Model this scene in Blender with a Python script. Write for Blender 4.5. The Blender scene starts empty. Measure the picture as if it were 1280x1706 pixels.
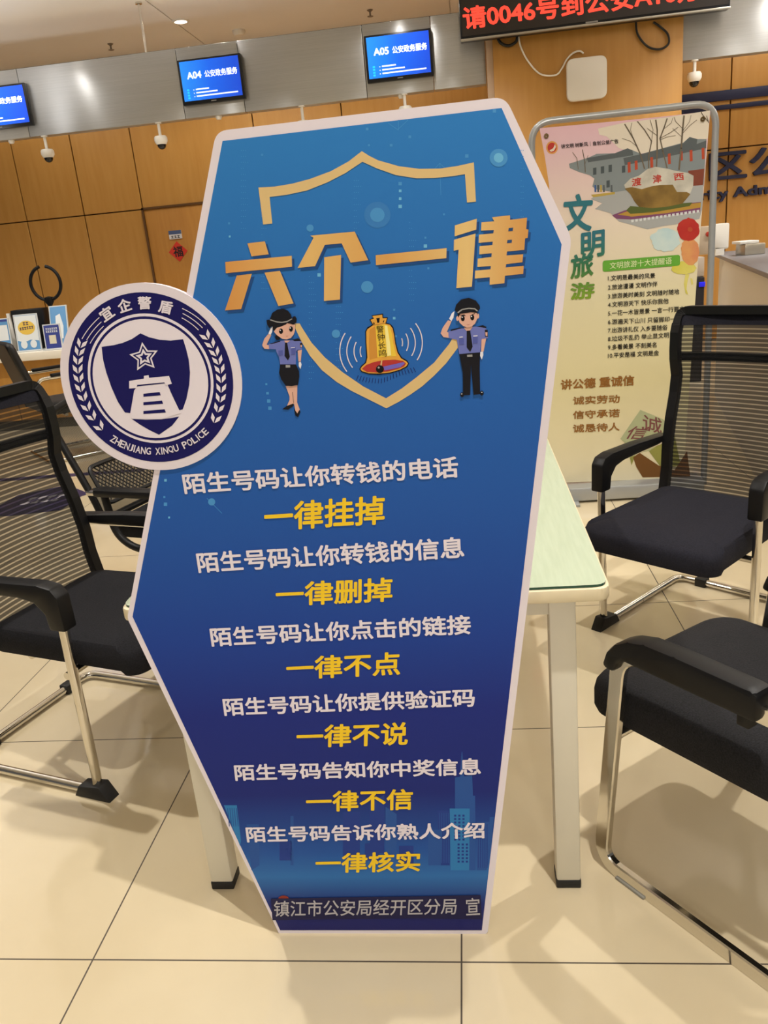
import bpy, bmesh, math, random
from mathutils import Matrix, Vector
random.seed(7)
sc = bpy.context.scene
COL = sc.collection

# ------------------------------------------------------------------ camera, world, exposure, lamps
H = 1.39
F = 1352.43
W_, H_ = 1280, 1706
RM = Matrix(((0.99174501, -0.11490551, 0.05690827),
             (0.09088984, 0.94300812, 0.32011672),
             (-0.09044814, -0.31230178, 0.94566735)))     # columns: right, forward, up
cam = bpy.data.cameras.new('camera')
cam.sensor_fit = 'VERTICAL'; cam.sensor_height = 36.0
cam.lens = F / H_ * 36.0
cam.clip_start = 0.02; cam.clip_end = 100
co = bpy.data.objects.new('camera', cam); COL.objects.link(co)
r, fwd, up = RM.col[0], RM.col[1], RM.col[2]
co.matrix_world = Matrix(((r[0], up[0], -fwd[0], 0), (r[1], up[1], -fwd[1], 0), (r[2], up[2], -fwd[2], H), (0, 0, 0, 1)))
sc.camera = co
sc.view_settings.view_transform = 'Standard'; sc.view_settings.look = 'None'
sc.view_settings.gamma = 1.0; sc.view_settings.use_curve_mapping = False
sc.view_settings.exposure = -0.12
world = bpy.data.worlds.new('hall_light'); sc.world = world; world.use_nodes = True
bg = world.node_tree.nodes['Background']
bg.inputs[0].default_value = (1.0, 0.95, 0.90, 1); bg.inputs[1].default_value = 0.12
CEIL = 3.62
# downlights: x, y, power, spot cone (degrees), tilt towards the back wall (degrees)
LAMPS = [(0.47, 0.70, 275, 150, 0), (-2.6, -5.0, 225, 155, 0), (0.4, -5.4, 295, 155, 0), (3.4, -5.0, 245, 155, 0),  # all but the first added behind the camera to brighten the board
         (1.5, 2.5, 210, 100, 0), (-1.9, 2.4, 260, 100, 0), (2.9, 4.2, 130, 80, 10), (-0.6, 4.2, 90, 80, 12),
         (-5.4, 5.4, 230, 92, 26), (-2.1, 6.0, 210, 92, 24), (-0.3, 5.6, 260, 92, 26), (2.6, 5.8, 240, 92, 26), (5.0, 5.6, 300, 92, 26),
         (-3.75, 7.35, 14, 120, 0), (-2.06, 8.1, 60, 150, 0), (-0.45, 7.35, 14, 120, 0), (2.9, 7.2, 40, 120, 0),
         (-4.6, 8.8, 30, 150, 0), (-2.6, 8.8, 30, 150, 0), (-0.6, 8.8, 30, 150, 0), (3.4, 8.8, 50, 150, 0)]  # row added behind the fascia to light the upper wall
# upward fill spots added out of view to brighten the ceiling, no real fixtures
CEILING_FILLS = [(-5.4, 5.6, 250), (5.0, 5.6, 700), (-3.0, -2.5, 60), (3.5, -2.5, 60)]
for x, y, pw in CEILING_FILLS:
    L = bpy.data.lights.new('ceiling_fill_spot', 'SPOT'); L.energy = pw; L.color = (1.0, 0.97, 0.94); L.spot_size = math.radians(160); L.spot_blend = 0.5; L.shadow_soft_size = 0.15
    lo = bpy.data.objects.new('ceiling_fill_spot', L); COL.objects.link(lo); lo.location = (x, y, 1.9); lo.rotation_euler = (math.pi, 0, 0)

# ------------------------------------------------------------------ pixels to points
def ray(px, py):
    return RM @ Vector((px - 640, F, -(py - 853)))
def atY(px, py, Y):
    d = ray(px, py); return d * (Y / d.y) + Vector((0, 0, H))
def atZ(px, py, Z=0.0):
    d = ray(px, py); return d * ((Z - H) / d.z) + Vector((0, 0, H))
class Plane:
    def __init__(s, o, u, v):
        s.o = Vector(o); s.u = Vector(u).normalized(); s.v = Vector(v).normalized(); s.n = s.u.cross(s.v).normalized()
        if s.n.y > 0: s.n = -s.n
    def px(s, x, y):                       # pixel -> (u, v) on this plane
        d = ray(x, y); c = Vector((0, 0, H))
        t = (s.o - c).dot(s.n) / d.dot(s.n); p = c + d * t - s.o
        return (p.dot(s.u), p.dot(s.v))
    def w(s, uv, lift=0.0):
        return s.o + s.u * uv[0] + s.v * uv[1] + s.n * lift

# ------------------------------------------------------------------ materials
def lin(c):
    if isinstance(c, str):
        c = c.lstrip('#'); c = [int(c[i:i + 2], 16) for i in (0, 2, 4)]
    o = []
    for x in c[:3]:
        x = x / 255.0
        o.append(x / 12.92 if x <= 0.04045 else ((x + 0.055) / 1.055) ** 2.4)
    return (o[0], o[1], o[2], 1.0)
MATS = {}
def mat(name, col, rough=0.5, metal=0.0, emit=0.0, spec=0.5, coat=0.0):
    if name in MATS: return MATS[name]
    if name.startswith('print_') or name.startswith('art_'): spec = 0.2
    m = bpy.data.materials.new(name); m.use_nodes = True; MATS[name] = m
    b = m.node_tree.nodes['Principled BSDF']
    b.inputs['Base Color'].default_value = lin(col); b.inputs['Roughness'].default_value = rough
    b.inputs['Metallic'].default_value = metal; b.inputs['Specular IOR Level'].default_value = spec
    b.inputs['Coat Weight'].default_value = coat
    if emit:
        b.inputs['Emission Color'].default_value = lin(col); b.inputs['Emission Strength'].default_value = emit
    return m
def nn(m, t, **kw):
    n = m.node_tree.nodes.new(t)
    for k, v in kw.items(): setattr(n, k, v)
    return n
def lk(m, a, b): m.node_tree.links.new(a, b)
def bsdf(m): return m.node_tree.nodes['Principled BSDF']
def ramp(m, fac, stops, interp='LINEAR'):
    cr = nn(m, 'ShaderNodeValToRGB'); e = cr.color_ramp; e.interpolation = interp
    while len(e.elements) < len(stops): e.elements.new(0.5)
    for el, (p, c) in zip(e.elements, stops): el.position = p; el.color = lin(c) if not isinstance(c, tuple) or len(c) != 4 else c
    lk(m, fac, cr.inputs[0]); return cr.outputs[0]
def gradient(name, stops, axis='Z', rough=0.5, emit=0.0, noise=0.0):
    m = mat(name, '#808080', rough); tc = nn(m, 'ShaderNodeTexCoord'); sp = nn(m, 'ShaderNodeSeparateXYZ')
    lk(m, tc.outputs['Generated'], sp.inputs[0])
    f = sp.outputs[axis]
    if noise:
        nz = nn(m, 'ShaderNodeTexNoise'); nz.inputs['Scale'].default_value = 3.0; lk(m, tc.outputs['Generated'], nz.inputs[0])
        a = nn(m, 'ShaderNodeMath', operation='MULTIPLY_ADD'); lk(m, nz.outputs[0], a.inputs[0]); a.inputs[1].default_value = noise; 
        s2 = nn(m, 'ShaderNodeMath', operation='SUBTRACT'); lk(m, f, s2.inputs[0]); s2.inputs[1].default_value = noise * 0.5
        lk(m, s2.outputs[0], a.inputs[2]); f = a.outputs[0]
    c = ramp(m, f, stops); lk(m, c, bsdf(m).inputs['Base Color'])
    if emit:
        lk(m, c, bsdf(m).inputs['Emission Color']); bsdf(m).inputs['Emission Strength'].default_value = emit
    return m
def noise_mix(name, c1, c2, scale=(1, 1, 1), ns=5.0, rough=0.5, spec=0.5, detail=4, coords='Object', metal=0.0, bump=0.0):
    m = mat(name, c1, rough, metal, spec=spec); tc = nn(m, 'ShaderNodeTexCoord'); mp = nn(m, 'ShaderNodeMapping')
    mp.inputs['Scale'].default_value = scale; lk(m, tc.outputs[coords], mp.inputs[0])
    nz = nn(m, 'ShaderNodeTexNoise'); nz.inputs['Scale'].default_value = ns; nz.inputs['Detail'].default_value = detail
    lk(m, mp.outputs[0], nz.inputs[0])
    lk(m, ramp(m, nz.outputs[0], [(0.3, c1), (0.7, c2)]), bsdf(m).inputs['Base Color'])
    if bump:
        bp = nn(m, 'ShaderNodeBump'); bp.inputs['Strength'].default_value = bump; bp.inputs['Distance'].default_value = 0.002
        lk(m, nz.outputs[0], bp.inputs['Height']); lk(m, bp.outputs[0], bsdf(m).inputs['Normal'])
    return m

# ------------------------------------------------------------------ mesh builder
ROOTM = {}
class MB:
    def __init__(s): s.v = []; s.f = []; s.mi = []; s.sm = []; s.mats = []
    def m(s, material):
        if material not in s.mats: s.mats.append(material)
        return s.mats.index(material)
    def add(s, vs, fs, material, smooth=False):
        b = len(s.v); i = s.m(material); s.v += [Vector(p) for p in vs]
        for f in fs: s.f.append([b + k for k in f]); s.mi.append(i); s.sm.append(smooth)
        return s
    def poly(s, pts, material): return s.add(pts, [list(range(len(pts)))], material)
    def box(s, lo, hi, material, bev=0.0, mtx=None, seg=2):
        bm = bmesh.new(); bmesh.ops.create_cube(bm, size=1.0)
        lo, hi = Vector(lo), Vector(hi); c = (lo + hi) / 2; d = hi - lo
        for v in bm.verts: v.co = Vector((v.co.x * d.x, v.co.y * d.y, v.co.z * d.z)) + c
        if bev: bmesh.ops.bevel(bm, geom=bm.edges[:], offset=bev, segments=seg, affect='EDGES', profile=0.5)
        bm.verts.index_update()
        vs = [(mtx @ v.co if mtx else v.co.copy()) for v in bm.verts]
        s.add(vs, [[v.index for v in f.verts] for f in bm.faces], material, bool(bev)); bm.free(); return s
    def prism(s, pts, vec, material, bev=0.0):
        # closed outline pts (3d, planar) extruded along vec
        bm = bmesh.new(); vs = [bm.verts.new(p) for p in pts]; f = bm.faces.new(vs)
        r = bmesh.ops.extrude_face_region(bm, geom=[f])
        bmesh.ops.translate(bm, verts=[e for e in r['geom'] if isinstance(e, bmesh.types.BMVert)], vec=Vector(vec))
        bmesh.ops.recalc_face_normals(bm, faces=bm.faces[:])
        if bev: bmesh.ops.bevel(bm, geom=bm.edges[:], offset=bev, segments=2, affect='EDGES', profile=0.5)
        bm.verts.index_update()
        s.add([v.co.copy() for v in bm.verts], [[v.index for v in f.verts] for f in bm.faces], material, bool(bev)); bm.free(); return s
    def sweep(s, path, prof, material, closed=False, smooth=True, upv=None):
        # prof: list of (a, b) around the path; frame by parallel transport
        P = [Vector(p) for p in path]; n = len(P); T = []
        for i in range(n):
            a = P[i - 1] if (i > 0 or closed) else P[i]; b = P[(i + 1) % n] if (i < n - 1 or closed) else P[i]
            T.append((b - a).normalized())
        if upv is not None: N = [(Vector(upv) - t * t.dot(Vector(upv))).normalized() for t in T]
        else:
            t = T[0]; a = Vector((0, 0, 1)) if abs(t.z) < 0.9 else Vector((1, 0, 0)); N = [(a - t * a.dot(t)).normalized()]
            for i in range(1, n):
                q = T[i - 1].rotation_difference(T[i]); N.append((q @ N[-1]).normalized())
        vs = []; k = len(prof)
        for p, t, nv in zip(P, T, N):
            bv = t.cross(nv)
            vs += [p + nv * a + bv * b for a, b in prof]
        fs = []
        for i in range(n if closed else n - 1):
            j = (i + 1) % n
            for q in range(k): fs.append([i * k + q, i * k + (q + 1) % k, j * k + (q + 1) % k, j * k + q])
        if not closed: fs += [list(range(k))[::-1], [(n - 1) * k + q for q in range(k)]]
        return s.add(vs, fs, material, smooth)
    def tube(s, path, rad, material, closed=False, seg=12):
        return s.sweep(path, [(rad * math.cos(2 * math.pi * i / seg), rad * math.sin(2 * math.pi * i / seg)) for i in range(seg)], material, closed)
    def lathe(s, prof, c, material, seg=24, mtx=None, caps=True):
        vs = []; k = len(prof)
        for i in range(seg):
            a = 2 * math.pi * i / seg
            for rr, z in prof:
                p = Vector((rr * math.cos(a), rr * math.sin(a), z)); vs.append((mtx @ p if mtx else p) + Vector(c))
        fs = []
        for i in range(seg):
            j = (i + 1) % seg
            for q in range(k - 1): fs.append([i * k + q, j * k + q, j * k + q + 1, i * k + q + 1])
        if caps: fs.append([i * k for i in range(seg)][::-1]); fs.append([i * k + k - 1 for i in range(seg)])
        return s.add(vs, fs, material, True)
    def grid(s, fn, nu, nv, material, smooth=True):
        vs = [fn(i / nu, j / nv) for j in range(nv + 1) for i in range(nu + 1)]
        fs = [[j * (nu + 1) + i, j * (nu + 1) + i + 1, (j + 1) * (nu + 1) + i + 1, (j + 1) * (nu + 1) + i] for j in range(nv) for i in range(nu)]
        return s.add(vs, fs, material, smooth)
    def build(s, name, parent=None, local=False):
        me = bpy.data.meshes.new(name)
        vs = s.v
        if parent is not None and not local:
            inv = root_matrix(parent).inverted(); vs = [inv @ v for v in vs]
        me.from_pydata([tuple(v) for v in vs], [], s.f)
        for m_ in s.mats: me.materials.append(m_)
        for p, i, sm in zip(me.polygons, s.mi, s.sm): p.material_index = i; p.use_smooth = sm
        bm = bmesh.new(); bm.from_mesh(me)
        bmesh.ops.recalc_face_normals(bm, faces=[f for f in bm.faces if s.sm[f.index]])
        bm.to_mesh(me); bm.free()
        if any(s.sm): me.set_sharp_from_angle(angle=math.radians(40))
        me.update()
        o = bpy.data.objects.new(name, me); COL.objects.link(o)
        if parent is not None: o.parent = parent
        return o
def root_matrix(o):
    while o.parent is not None: o = o.parent
    return ROOTM.get(o.name, Matrix.Identity(4))
def tag(o, label, cat, group=None):
    o['label'] = label; o['category'] = cat
    if group: o['group'] = group
    return o
def struct(o): o['kind'] = 'structure'; return o
def thing(name, label, cat, loc=(0, 0, 0), rotz=0.0, group=None, mtx=None):
    o = bpy.data.objects.new(name, None); COL.objects.link(o); o.empty_display_size = 0.1
    M = mtx if mtx is not None else Matrix.Translation(Vector(loc)) @ Matrix.Rotation(rotz, 4, 'Z')
    o.matrix_world = M; ROOTM[o.name] = M.copy()
    return tag(o, label, cat, group)
def copy_tree(src, M, label, parent=None):
    c = src.copy(); COL.objects.link(c)
    if parent is None:
        c.matrix_world = M; ROOTM[c.name] = M.copy(); c['label'] = label
    else: c.parent = parent
    for ch in list(src.children): copy_tree(ch, None, None, c)
    return c
def fillet(pts, rad, n=6):
    P = [Vector(p) for p in pts]; out = [P[0]]
    for i in range(1, len(P) - 1):
        a, b, c = P[i - 1], P[i], P[i + 1]; d1 = (a - b); d2 = (c - b); rr = min(rad, d1.length * 0.49, d2.length * 0.49)
        p0 = b + d1.normalized() * rr; p1 = b + d2.normalized() * rr
        for k in range(n + 1):
            t = k / n; out.append(p0 * (1 - t) ** 2 + b * 2 * t * (1 - t) + p1 * t * t)
    out.append(P[-1]); return out
def fillet_closed(pts, rads, n=6):
    P = [Vector(p) for p in pts]; out = []; N = len(P)
    for i in range(N):
        a, b, c = P[i - 1], P[i], P[(i + 1) % N]; rr = rads[i] if isinstance(rads, (list, tuple)) else rads
        if rr <= 0: out.append(b); continue
        p0 = b + (a - b).normalized() * rr; p1 = b + (c - b).normalized() * rr
        for k in range(n + 1):
            t = k / n; out.append(p0 * (1 - t) ** 2 + b * 2 * t * (1 - t) + p1 * t * t)
    return out

# ------------------------------------------------------------------ lettering
GLY = {}
def glyphs(s, bold):
    """filled letters of s as (verts2d, faces) scaled so the ink box is the unit square"""
    if (s, bold) in GLY: return GLY[(s, bold)]
    cu = bpy.data.curves.new('lettering', 'FONT'); cu.body = s; cu.resolution_u = 3
    ob = bpy.data.objects.new('lettering', cu); COL.objects.link(ob)
    bpy.context.view_layer.update()
    me = bpy.data.meshes.new_from_object(ob.evaluated_get(bpy.context.evaluated_depsgraph_get()))
    v0 = [(v.co.x, v.co.y) for v in me.vertices]; f0 = [list(p.vertices) for p in me.polygons]
    bpy.data.objects.remove(ob); bpy.data.curves.remove(cu); bpy.data.meshes.remove(me)
    vs, fs = [], []
    offs = [(0, 0)] if bold <= 0 else [(bold * math.cos(a * math.pi / 4), bold * math.sin(a * math.pi / 4)) for a in range(8)]
    for k, (dx, dy) in enumerate(offs):
        b = len(vs); vs += [(x + dx, y + dy, k) for x, y in v0]; fs += [[i + b for i in f] for f in f0]
    xs = [q[0] for q in vs]; ys = [q[1] for q in vs]; x0, x1, y0, y1 = min(xs), max(xs), min(ys), max(ys)
    asp = (x1 - x0) / max(1e-6, y1 - y0)
    g = ([((x - x0) / max(1e-6, x1 - x0), (y - y0) / max(1e-6, y1 - y0), k) for x, y, k in vs], fs, asp)
    GLY[(s, bold)] = g; return g
def text(mb, pl, s, BL, BR, TL, material, bold=0.02, lift=0.001, px=True):
    """letters of s fitted so that their ink box has these three corners (pixels of the photo, or u,v)"""
    vs, fs, _ = glyphs(s, bold)
    if px: BL, BR, TL = pl.px(*BL), pl.px(*BR), pl.px(*TL)
    o = Vector(BL); a = Vector(BR) - o; b = Vector(TL) - o
    st = 0.00005 + 0.00002 * (pl.o.y > 3)
    mb.add([pl.w(o + a * x + b * y, lift + k * st) for x, y, k in vs], fs, material); return mb
def art(mb, pl, pts, material, lift, sc_=None):
    if sc_: k, ox, oy = sc_; pts = [(x / k + ox, y / k + oy) for x, y in pts]
    mb.poly([pl.w(pl.px(x, y), lift) for x, y in pts], material)
def line(mb, pl, pts, wpx, material, lift, sc_=None):
    """a stroke of constant pixel width along pts"""
    if sc_: k, ox, oy = sc_; pts = [(x / k + ox, y / k + oy) for x, y in pts]; wpx = wpx / k
    for i in range(len(pts) - 1):
        a, b = Vector(pts[i]), Vector(pts[i + 1]); d = (b - a)
        if d.length < 1e-6: continue
        n = Vector((-d.y, d.x)).normalized() * wpx / 2; e = d.normalized() * wpx * 0.2
        art(mb, pl, [a - n - e, b - n + e, b + n + e, a + n - e], material, lift)
def circ(cx, cy, rx, ry=None, n=24, a0=0, a1=360, rot=0):
    ry = ry or rx; o = []; full = abs(a1 - a0) >= 360; m = n if full else n + 1
    for i in range(m):
        a = math.radians(a0 + (a1 - a0) * i / n); x = rx * math.cos(a); y = -ry * math.sin(a)
        c, s_ = math.cos(math.radians(rot)), math.sin(math.radians(rot)); o.append((cx + x * c + y * s_, cy - x * s_ + y * c))
    return o

def dashes(mb, pl, BL, BR, h, n, material, lift):
    """a row of n small unreadable marks"""
    o = Vector(BL); a = (Vector(BR) - o)
    for i in range(n):
        x0_, x1_ = (i + 0.12) / n, (i + 0.88) / n
        for (u0, u1, v0, v1) in ((x0_, x1_, 0.0, 0.25), (x0_, x1_, 0.7, 1.0), ((x0_ + x1_) / 2 - 0.1 / n, (x0_ + x1_) / 2 + 0.1 / n, 0.25, 0.7)):
            q = [o + a * u0 + Vector((0, h * v0)), o + a * u1 + Vector((0, h * v0)), o + a * u1 + Vector((0, h * v1)), o + a * u0 + Vector((0, h * v1))]
            mb.poly([pl.w(p, lift) for p in q], material)
# ------------------------------------------------------------------ shared materials
CHROME = mat('chrome', '#d8d4cc', 0.12, 1.0)
BLACKP = mat('black_plastic', '#0d0d0f', 0.45, spec=0.28)
RUBBER = mat('black_rubber', '#141414', 0.6)
FABRIC = noise_mix('black_fabric', '#0d0d10', '#1d1d22', ns=260, rough=0.9, spec=0.25, bump=0.5)
FABRIC_NAVY = noise_mix('charcoal_fabric', '#17171f', '#22222c', ns=220, rough=0.9, spec=0.25, bump=0.3)
CREAM = mat('cream_enamel', '#d8d2c0', 0.4)
WHITEP = mat('white_plastic', '#e9e6df', 0.4)
DARK = mat('dark_gap', '#2a1c0c', 0.9)
def mesh_fabric(name, coords_scale, duty, alpha_gap, col='#111113'):
    m = mat(name, col, 0.7, spec=0.3)
    tc = nn(m, 'ShaderNodeTexCoord'); sp = nn(m, 'ShaderNodeSeparateXYZ'); lk(m, tc.outputs['Object'], sp.inputs[0])
    mu = nn(m, 'ShaderNodeMath', operation='MULTIPLY'); mu.inputs[1].default_value = coords_scale; lk(m, sp.outputs['Z'], mu.inputs[0])
    fr = nn(m, 'ShaderNodeMath', operation='FRACT'); lk(m, mu.outputs[0], fr.inputs[0])
    gt = nn(m, 'ShaderNodeMath', operation='LESS_THAN'); gt.inputs[1].default_value = duty; lk(m, fr.outputs[0], gt.inputs[0])
    mx = nn(m, 'ShaderNodeMath', operation='MAXIMUM'); lk(m, gt.outputs[0], mx.inputs[0]); mx.inputs[1].default_value = alpha_gap
    mn = nn(m, 'ShaderNodeMath', operation='MINIMUM'); lk(m, mx.outputs[0], mn.inputs[0]); mn.inputs[1].default_value = 0.84
    lk(m, mn.outputs[0], bsdf(m).inputs['Alpha'])
    return m
MESH = mesh_fabric('striped_mesh', 68.0, 0.72, 0.38)
MESH2 = mesh_fabric('fine_mesh', 300.0, 0.5, 0.55, '#1c1c1a')

# ================================================================== SETTING
FLOORM = mat('polished_tile', '#d9c9a6', 0.1, spec=0.6)
def floor_mat():
    m = FLOORM; tc = nn(m, 'ShaderNodeTexCoord'); sp = nn(m, 'ShaderNodeSeparateXYZ'); lk(m, tc.outputs['Object'], sp.inputs[0])
    def edge(sock, off, size, w):
        a = nn(m, 'ShaderNodeMath', operation='SUBTRACT'); lk(m, sock, a.inputs[0]); a.inputs[1].default_value = off - 50 * size - size / 2
        d = nn(m, 'ShaderNodeMath', operation='DIVIDE'); lk(m, a.outputs[0], d.inputs[0]); d.inputs[1].default_value = size
        f = nn(m, 'ShaderNodeMath', operation='FRACT'); lk(m, d.outputs[0], f.inputs[0])
        s_ = nn(m, 'ShaderNodeMath', operation='SUBTRACT'); lk(m, f.outputs[0], s_.inputs[0]); s_.inputs[1].default_value = 0.5
        ab = nn(m, 'ShaderNodeMath', operation='ABSOLUTE'); lk(m, s_.outputs[0], ab.inputs[0])
        l = nn(m, 'ShaderNodeMath', operation='LESS_THAN'); lk(m, ab.outputs[0], l.inputs[0]); l.inputs[1].default_value = w / size / 2
        return l.outputs[0]
    ex = edge(sp.outputs['X'], -0.085, 0.786, 0.0036); ey = edge(sp.outputs['Y'], 1.273, 0.818, 0.0036)
    mx = nn(m, 'ShaderNodeMath', operation='MAXIMUM'); lk(m, ex, mx.inputs[0]); lk(m, ey, mx.inputs[1])
    nz = nn(m, 'ShaderNodeTexNoise'); nz.inputs['Scale'].default_value = 2.2; nz.inputs['Detail'].default_value = 5; lk(m, tc.outputs['Object'], nz.inputs[0])
    base = ramp(m, nz.outputs[0], [(0.3, '#d2c2a1'), (0.7, '#dbcdae')])
    mix = nn(m, 'ShaderNodeMix', data_type='RGBA'); lk(m, mx.outputs[0], mix.inputs[0]); lk(m, base, mix.inputs[6]); mix.inputs[7].default_value = lin('#4a4034')
    lk(m, mix.outputs[2], bsdf(m).inputs['Base Color'])
    ro = nn(m, 'ShaderNodeMath', operation='MULTIPLY_ADD'); lk(m, mx.outputs[0], ro.inputs[0]); ro.inputs[1].default_value = 0.5; ro.inputs[2].default_value = 0.1
    lk(m, ro.outputs[0], bsdf(m).inputs['Roughness'])
floor_mat()
WALLY = 9.85
struct(MB().box((-8, -7, -0.1), (8, 10.1, 0), FLOORM).build('floor'))
CEILM = noise_mix('ceiling_paint', '#e6e2dc', '#eae7e2', ns=1.2, rough=0.8)
cb = MB()
for i in range(6):
    for j in range(7):
        x0, y0 = -8 + i * 2.67, -7 + j * 2.4
        cb.box((x0 + 0.004, y0 + 0.004, CEIL), (x0 + 2.663, y0 + 2.396, CEIL + 0.06), CEILM)
cb.box((-8, -7, CEIL + 0.02), (8, 10.1, CEIL + 0.1), CEILM)
struct(cb.build('ceiling'))
WOOD = noise_mix('wood_veneer', '#b2803a', '#bb8a44', scale=(6, 6, 0.6), ns=3.0, rough=0.42, spec=0.4)
WOODD = noise_mix('wood_door', '#ae7832', '#b8823a', scale=(8, 8, 0.6), ns=3.0, rough=0.42, spec=0.4)
# wall of veneer panels with dark joints
p1 = atY(145, 427, WALLY); p0 = atY(44, 425, WALLY); step = 0.72
zs = atY(170, 356, WALLY).z
dl, dr, dz = atY(238, 350, WALLY).x, atY(238, 350, WALLY).x + 0.95, atY(238, 350, WALLY).z
wb = MB(); wb.box((-8, WALLY + 0.03, 0), (8, WALLY + 0.2, CEIL + 0.05), DARK)
xs = [dl - step * k for k in range(6, -1, -1)]
xs = [-8] + xs
def panel(xa, xb, za, zb, yy=WALLY):
    g = 0.006; wb.box((xa + g, yy, za + g), (xb - g, yy + 0.03, zb - g), WOOD, bev=0.003, seg=1)
for a, b in zip(xs[:-1], xs[1:]): panel(a, b, 0.0, zs)
panel(dl, dr, dz + 0.01, zs) if zs > dz + 0.05 else None
xr = [dr + k * step for k in range(0, 4)] 
rs = atY(1215, 235, WALLY).x; zr = atY(1185, 250, WALLY).z
xr = [x for x in xr if x < rs - 1.0] + [rs - 0.95, rs, rs + 0.95, rs + 1.9, 8]
for a, b in zip(xr[:-1], xr[1:]): panel(a, b, 0.0, zs if a < 1.2 else zr)
xu = [-8, dl - 5 * step, dl - 3 * step - 0.02, dl - step * 2, dl + 0.4 * step, dl + 2.4 * step, 1.0]
for a, b in zip(xs[:-1], xs[1:]): panel(a, b, zs, CEIL)
for a, b in zip([dl, dl + 2 * step, dl + 3.4 * step, 1.3], [dl + 2 * step, dl + 3.4 * step, 1.3, rs - 0.95]): panel(a, b, zs, CEIL)
for a, b in zip([rs - 0.95, rs, rs + 0.95, rs + 1.9], [rs, rs + 0.95, rs + 1.9, 8]): panel(a, b, zr, CEIL)
struct(wb.build('wall_back'))
# door
dm = MB(); dm.box((dl + 0.012, WALLY - 0.005, 0), (dr - 0.012, WALLY + 0.03, dz), WOODD, bev=0.004)
door = struct(dm.build('door_1'))
fm = MB()
for xa in (dl - 0.012, dr - 0.012): fm.box((xa, WALLY - 0.02, 0), (xa + 0.024, WALLY + 0.03, dz + 0.02), mat('door_edge', '#5a3a14', 0.5))
fm.box((dl - 0.012, WALLY - 0.02, dz), (dr + 0.012, WALLY + 0.03, dz + 0.024), mat('door_edge', '#5a3a14'))
fm.build('door_frame', door)
PW = Plane((0, WALLY - 0.006, 0), (1, 0, 0), (0, 0, 1))
d_ = MB(); a = PW.px(281, 385); b = PW.px(304, 397)
d_.box((a[0], WALLY - 0.018, b[1]), (b[0], WALLY - 0.005, a[1]), mat('plate_white', '#d8d6d6', 0.4))
d_.box((a[0], WALLY - 0.019, (a[1] + b[1]) / 2 + 0.005), (b[0], WALLY - 0.017, a[1]), mat('plate_blue', '#4a5a80', 0.4))
dashes(d_, PW, (a[0] + 0.02, b[1] + 0.01), (b[0] - 0.02, b[1] + 0.01), (a[1] - b[1]) / 2 - 0.02, 3, mat('ink_dark', '#22242c'), 0.014)
tag(d_.build('door_plate'), 'small white and blue name plate on the wooden door above the red diamond', 'sign')
f_ = MB(); c = PW.px(297, 419); q = 0.115
f_.prism([PW.w((c[0] - q, c[1]), 0.0), PW.w((c[0], c[1] - q), 0.0), PW.w((c[0] + q, c[1]), 0.0), PW.w((c[0], c[1] + q), 0.0)], PW.n * 0.004, mat('paper_red', '#c8301c', 0.6))
text(f_, PW, '福', (c[0] - 0.06, c[1] - 0.06), (c[0] + 0.06, c[1] - 0.06), (c[0] - 0.06, c[1] + 0.06), mat('ink_black', '#101010'), 0.02, 0.005, px=False)
tag(f_.build('fortune_paper'), 'red diamond paper with a black fortune character stuck on the wooden door', 'decoration')

# fascia of brushed steel hung from the ceiling
FY = 8.0
STEEL = noise_mix('brushed_steel', '#b0b2b4', '#bcbec0', scale=(0.6, 0.6, 110), ns=3.0, rough=0.38, metal=0.7)
bsdf(STEEL).inputs['Anisotropic'].default_value = 0.9
tv = nn(STEEL, 'ShaderNodeCombineXYZ'); tv.inputs[2].default_value = 1.0; lk(STEEL, tv.outputs[0], bsdf(STEEL).inputs['Tangent'])
PF = Plane((0, FY, 0), (1, 0, 0), (0, 0, 1))
ft, fb = 3.21, 2.637
CX0 = atY(822, 100, 7.9).x; CX1 = atY(1138, 100, 7.9).x
def fascia(x0, x1, joints, name, label):
    mb = MB(); J = [x0] + joints + [x1]
    for a, b in zip(J[:-1], J[1:]): mb.box((a + 0.002, FY, fb), (b - 0.002, FY + 0.12, ft), STEEL, bev=0.004)
    return tag(mb.build(name), label, 'panel')
js = [PF.px(40, 180)[0], PF.px(302, 150)[0], PF.px(402, 130)[0], PF.px(608, 110)[0], PF.px(720, 90)[0]]
fas = fascia(-7, CX0 - 0.06, js, 'steel_fascia', 'long brushed steel fascia hanging over the counter with blue screens in it')
fascia(CX1 + 0.005, 7, [CX1 + 1.9], 'steel_fascia', 'short brushed steel fascia right of the wooden column above the navy lettering')
rodp = PF.px(236, 60)[0]
for x, l in ((rodp, 'thin steel suspension rod between ceiling and fascia, left of the middle blue screen'),):
    mb = MB(); mb.tube([(x, FY + 0.06, ft - 0.01), (x, FY + 0.06, CEIL)], 0.012, CHROME); mb.lathe([(0.0, 0.015), (0.03, 0.015), (0.03, 0), (0, 0)], (x, FY + 0.06, CEIL - 0.015), CHROME, 16)
    tag(mb.build('suspension_rod'), l, 'rod')
# wooden column
cm = MB(); cm.box((CX0, 7.9, 0), (CX1, WALLY, CEIL), WOOD, bev=0.004)
zc = atY(1000, 178, 7.9).z
cm.box((CX0 - 0.055, 7.93, 0), (CX0, 8.05, CEIL), mat('pale_trim', '#c2a890', 0.4))
struct(cm.build('wall_column'))
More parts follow.
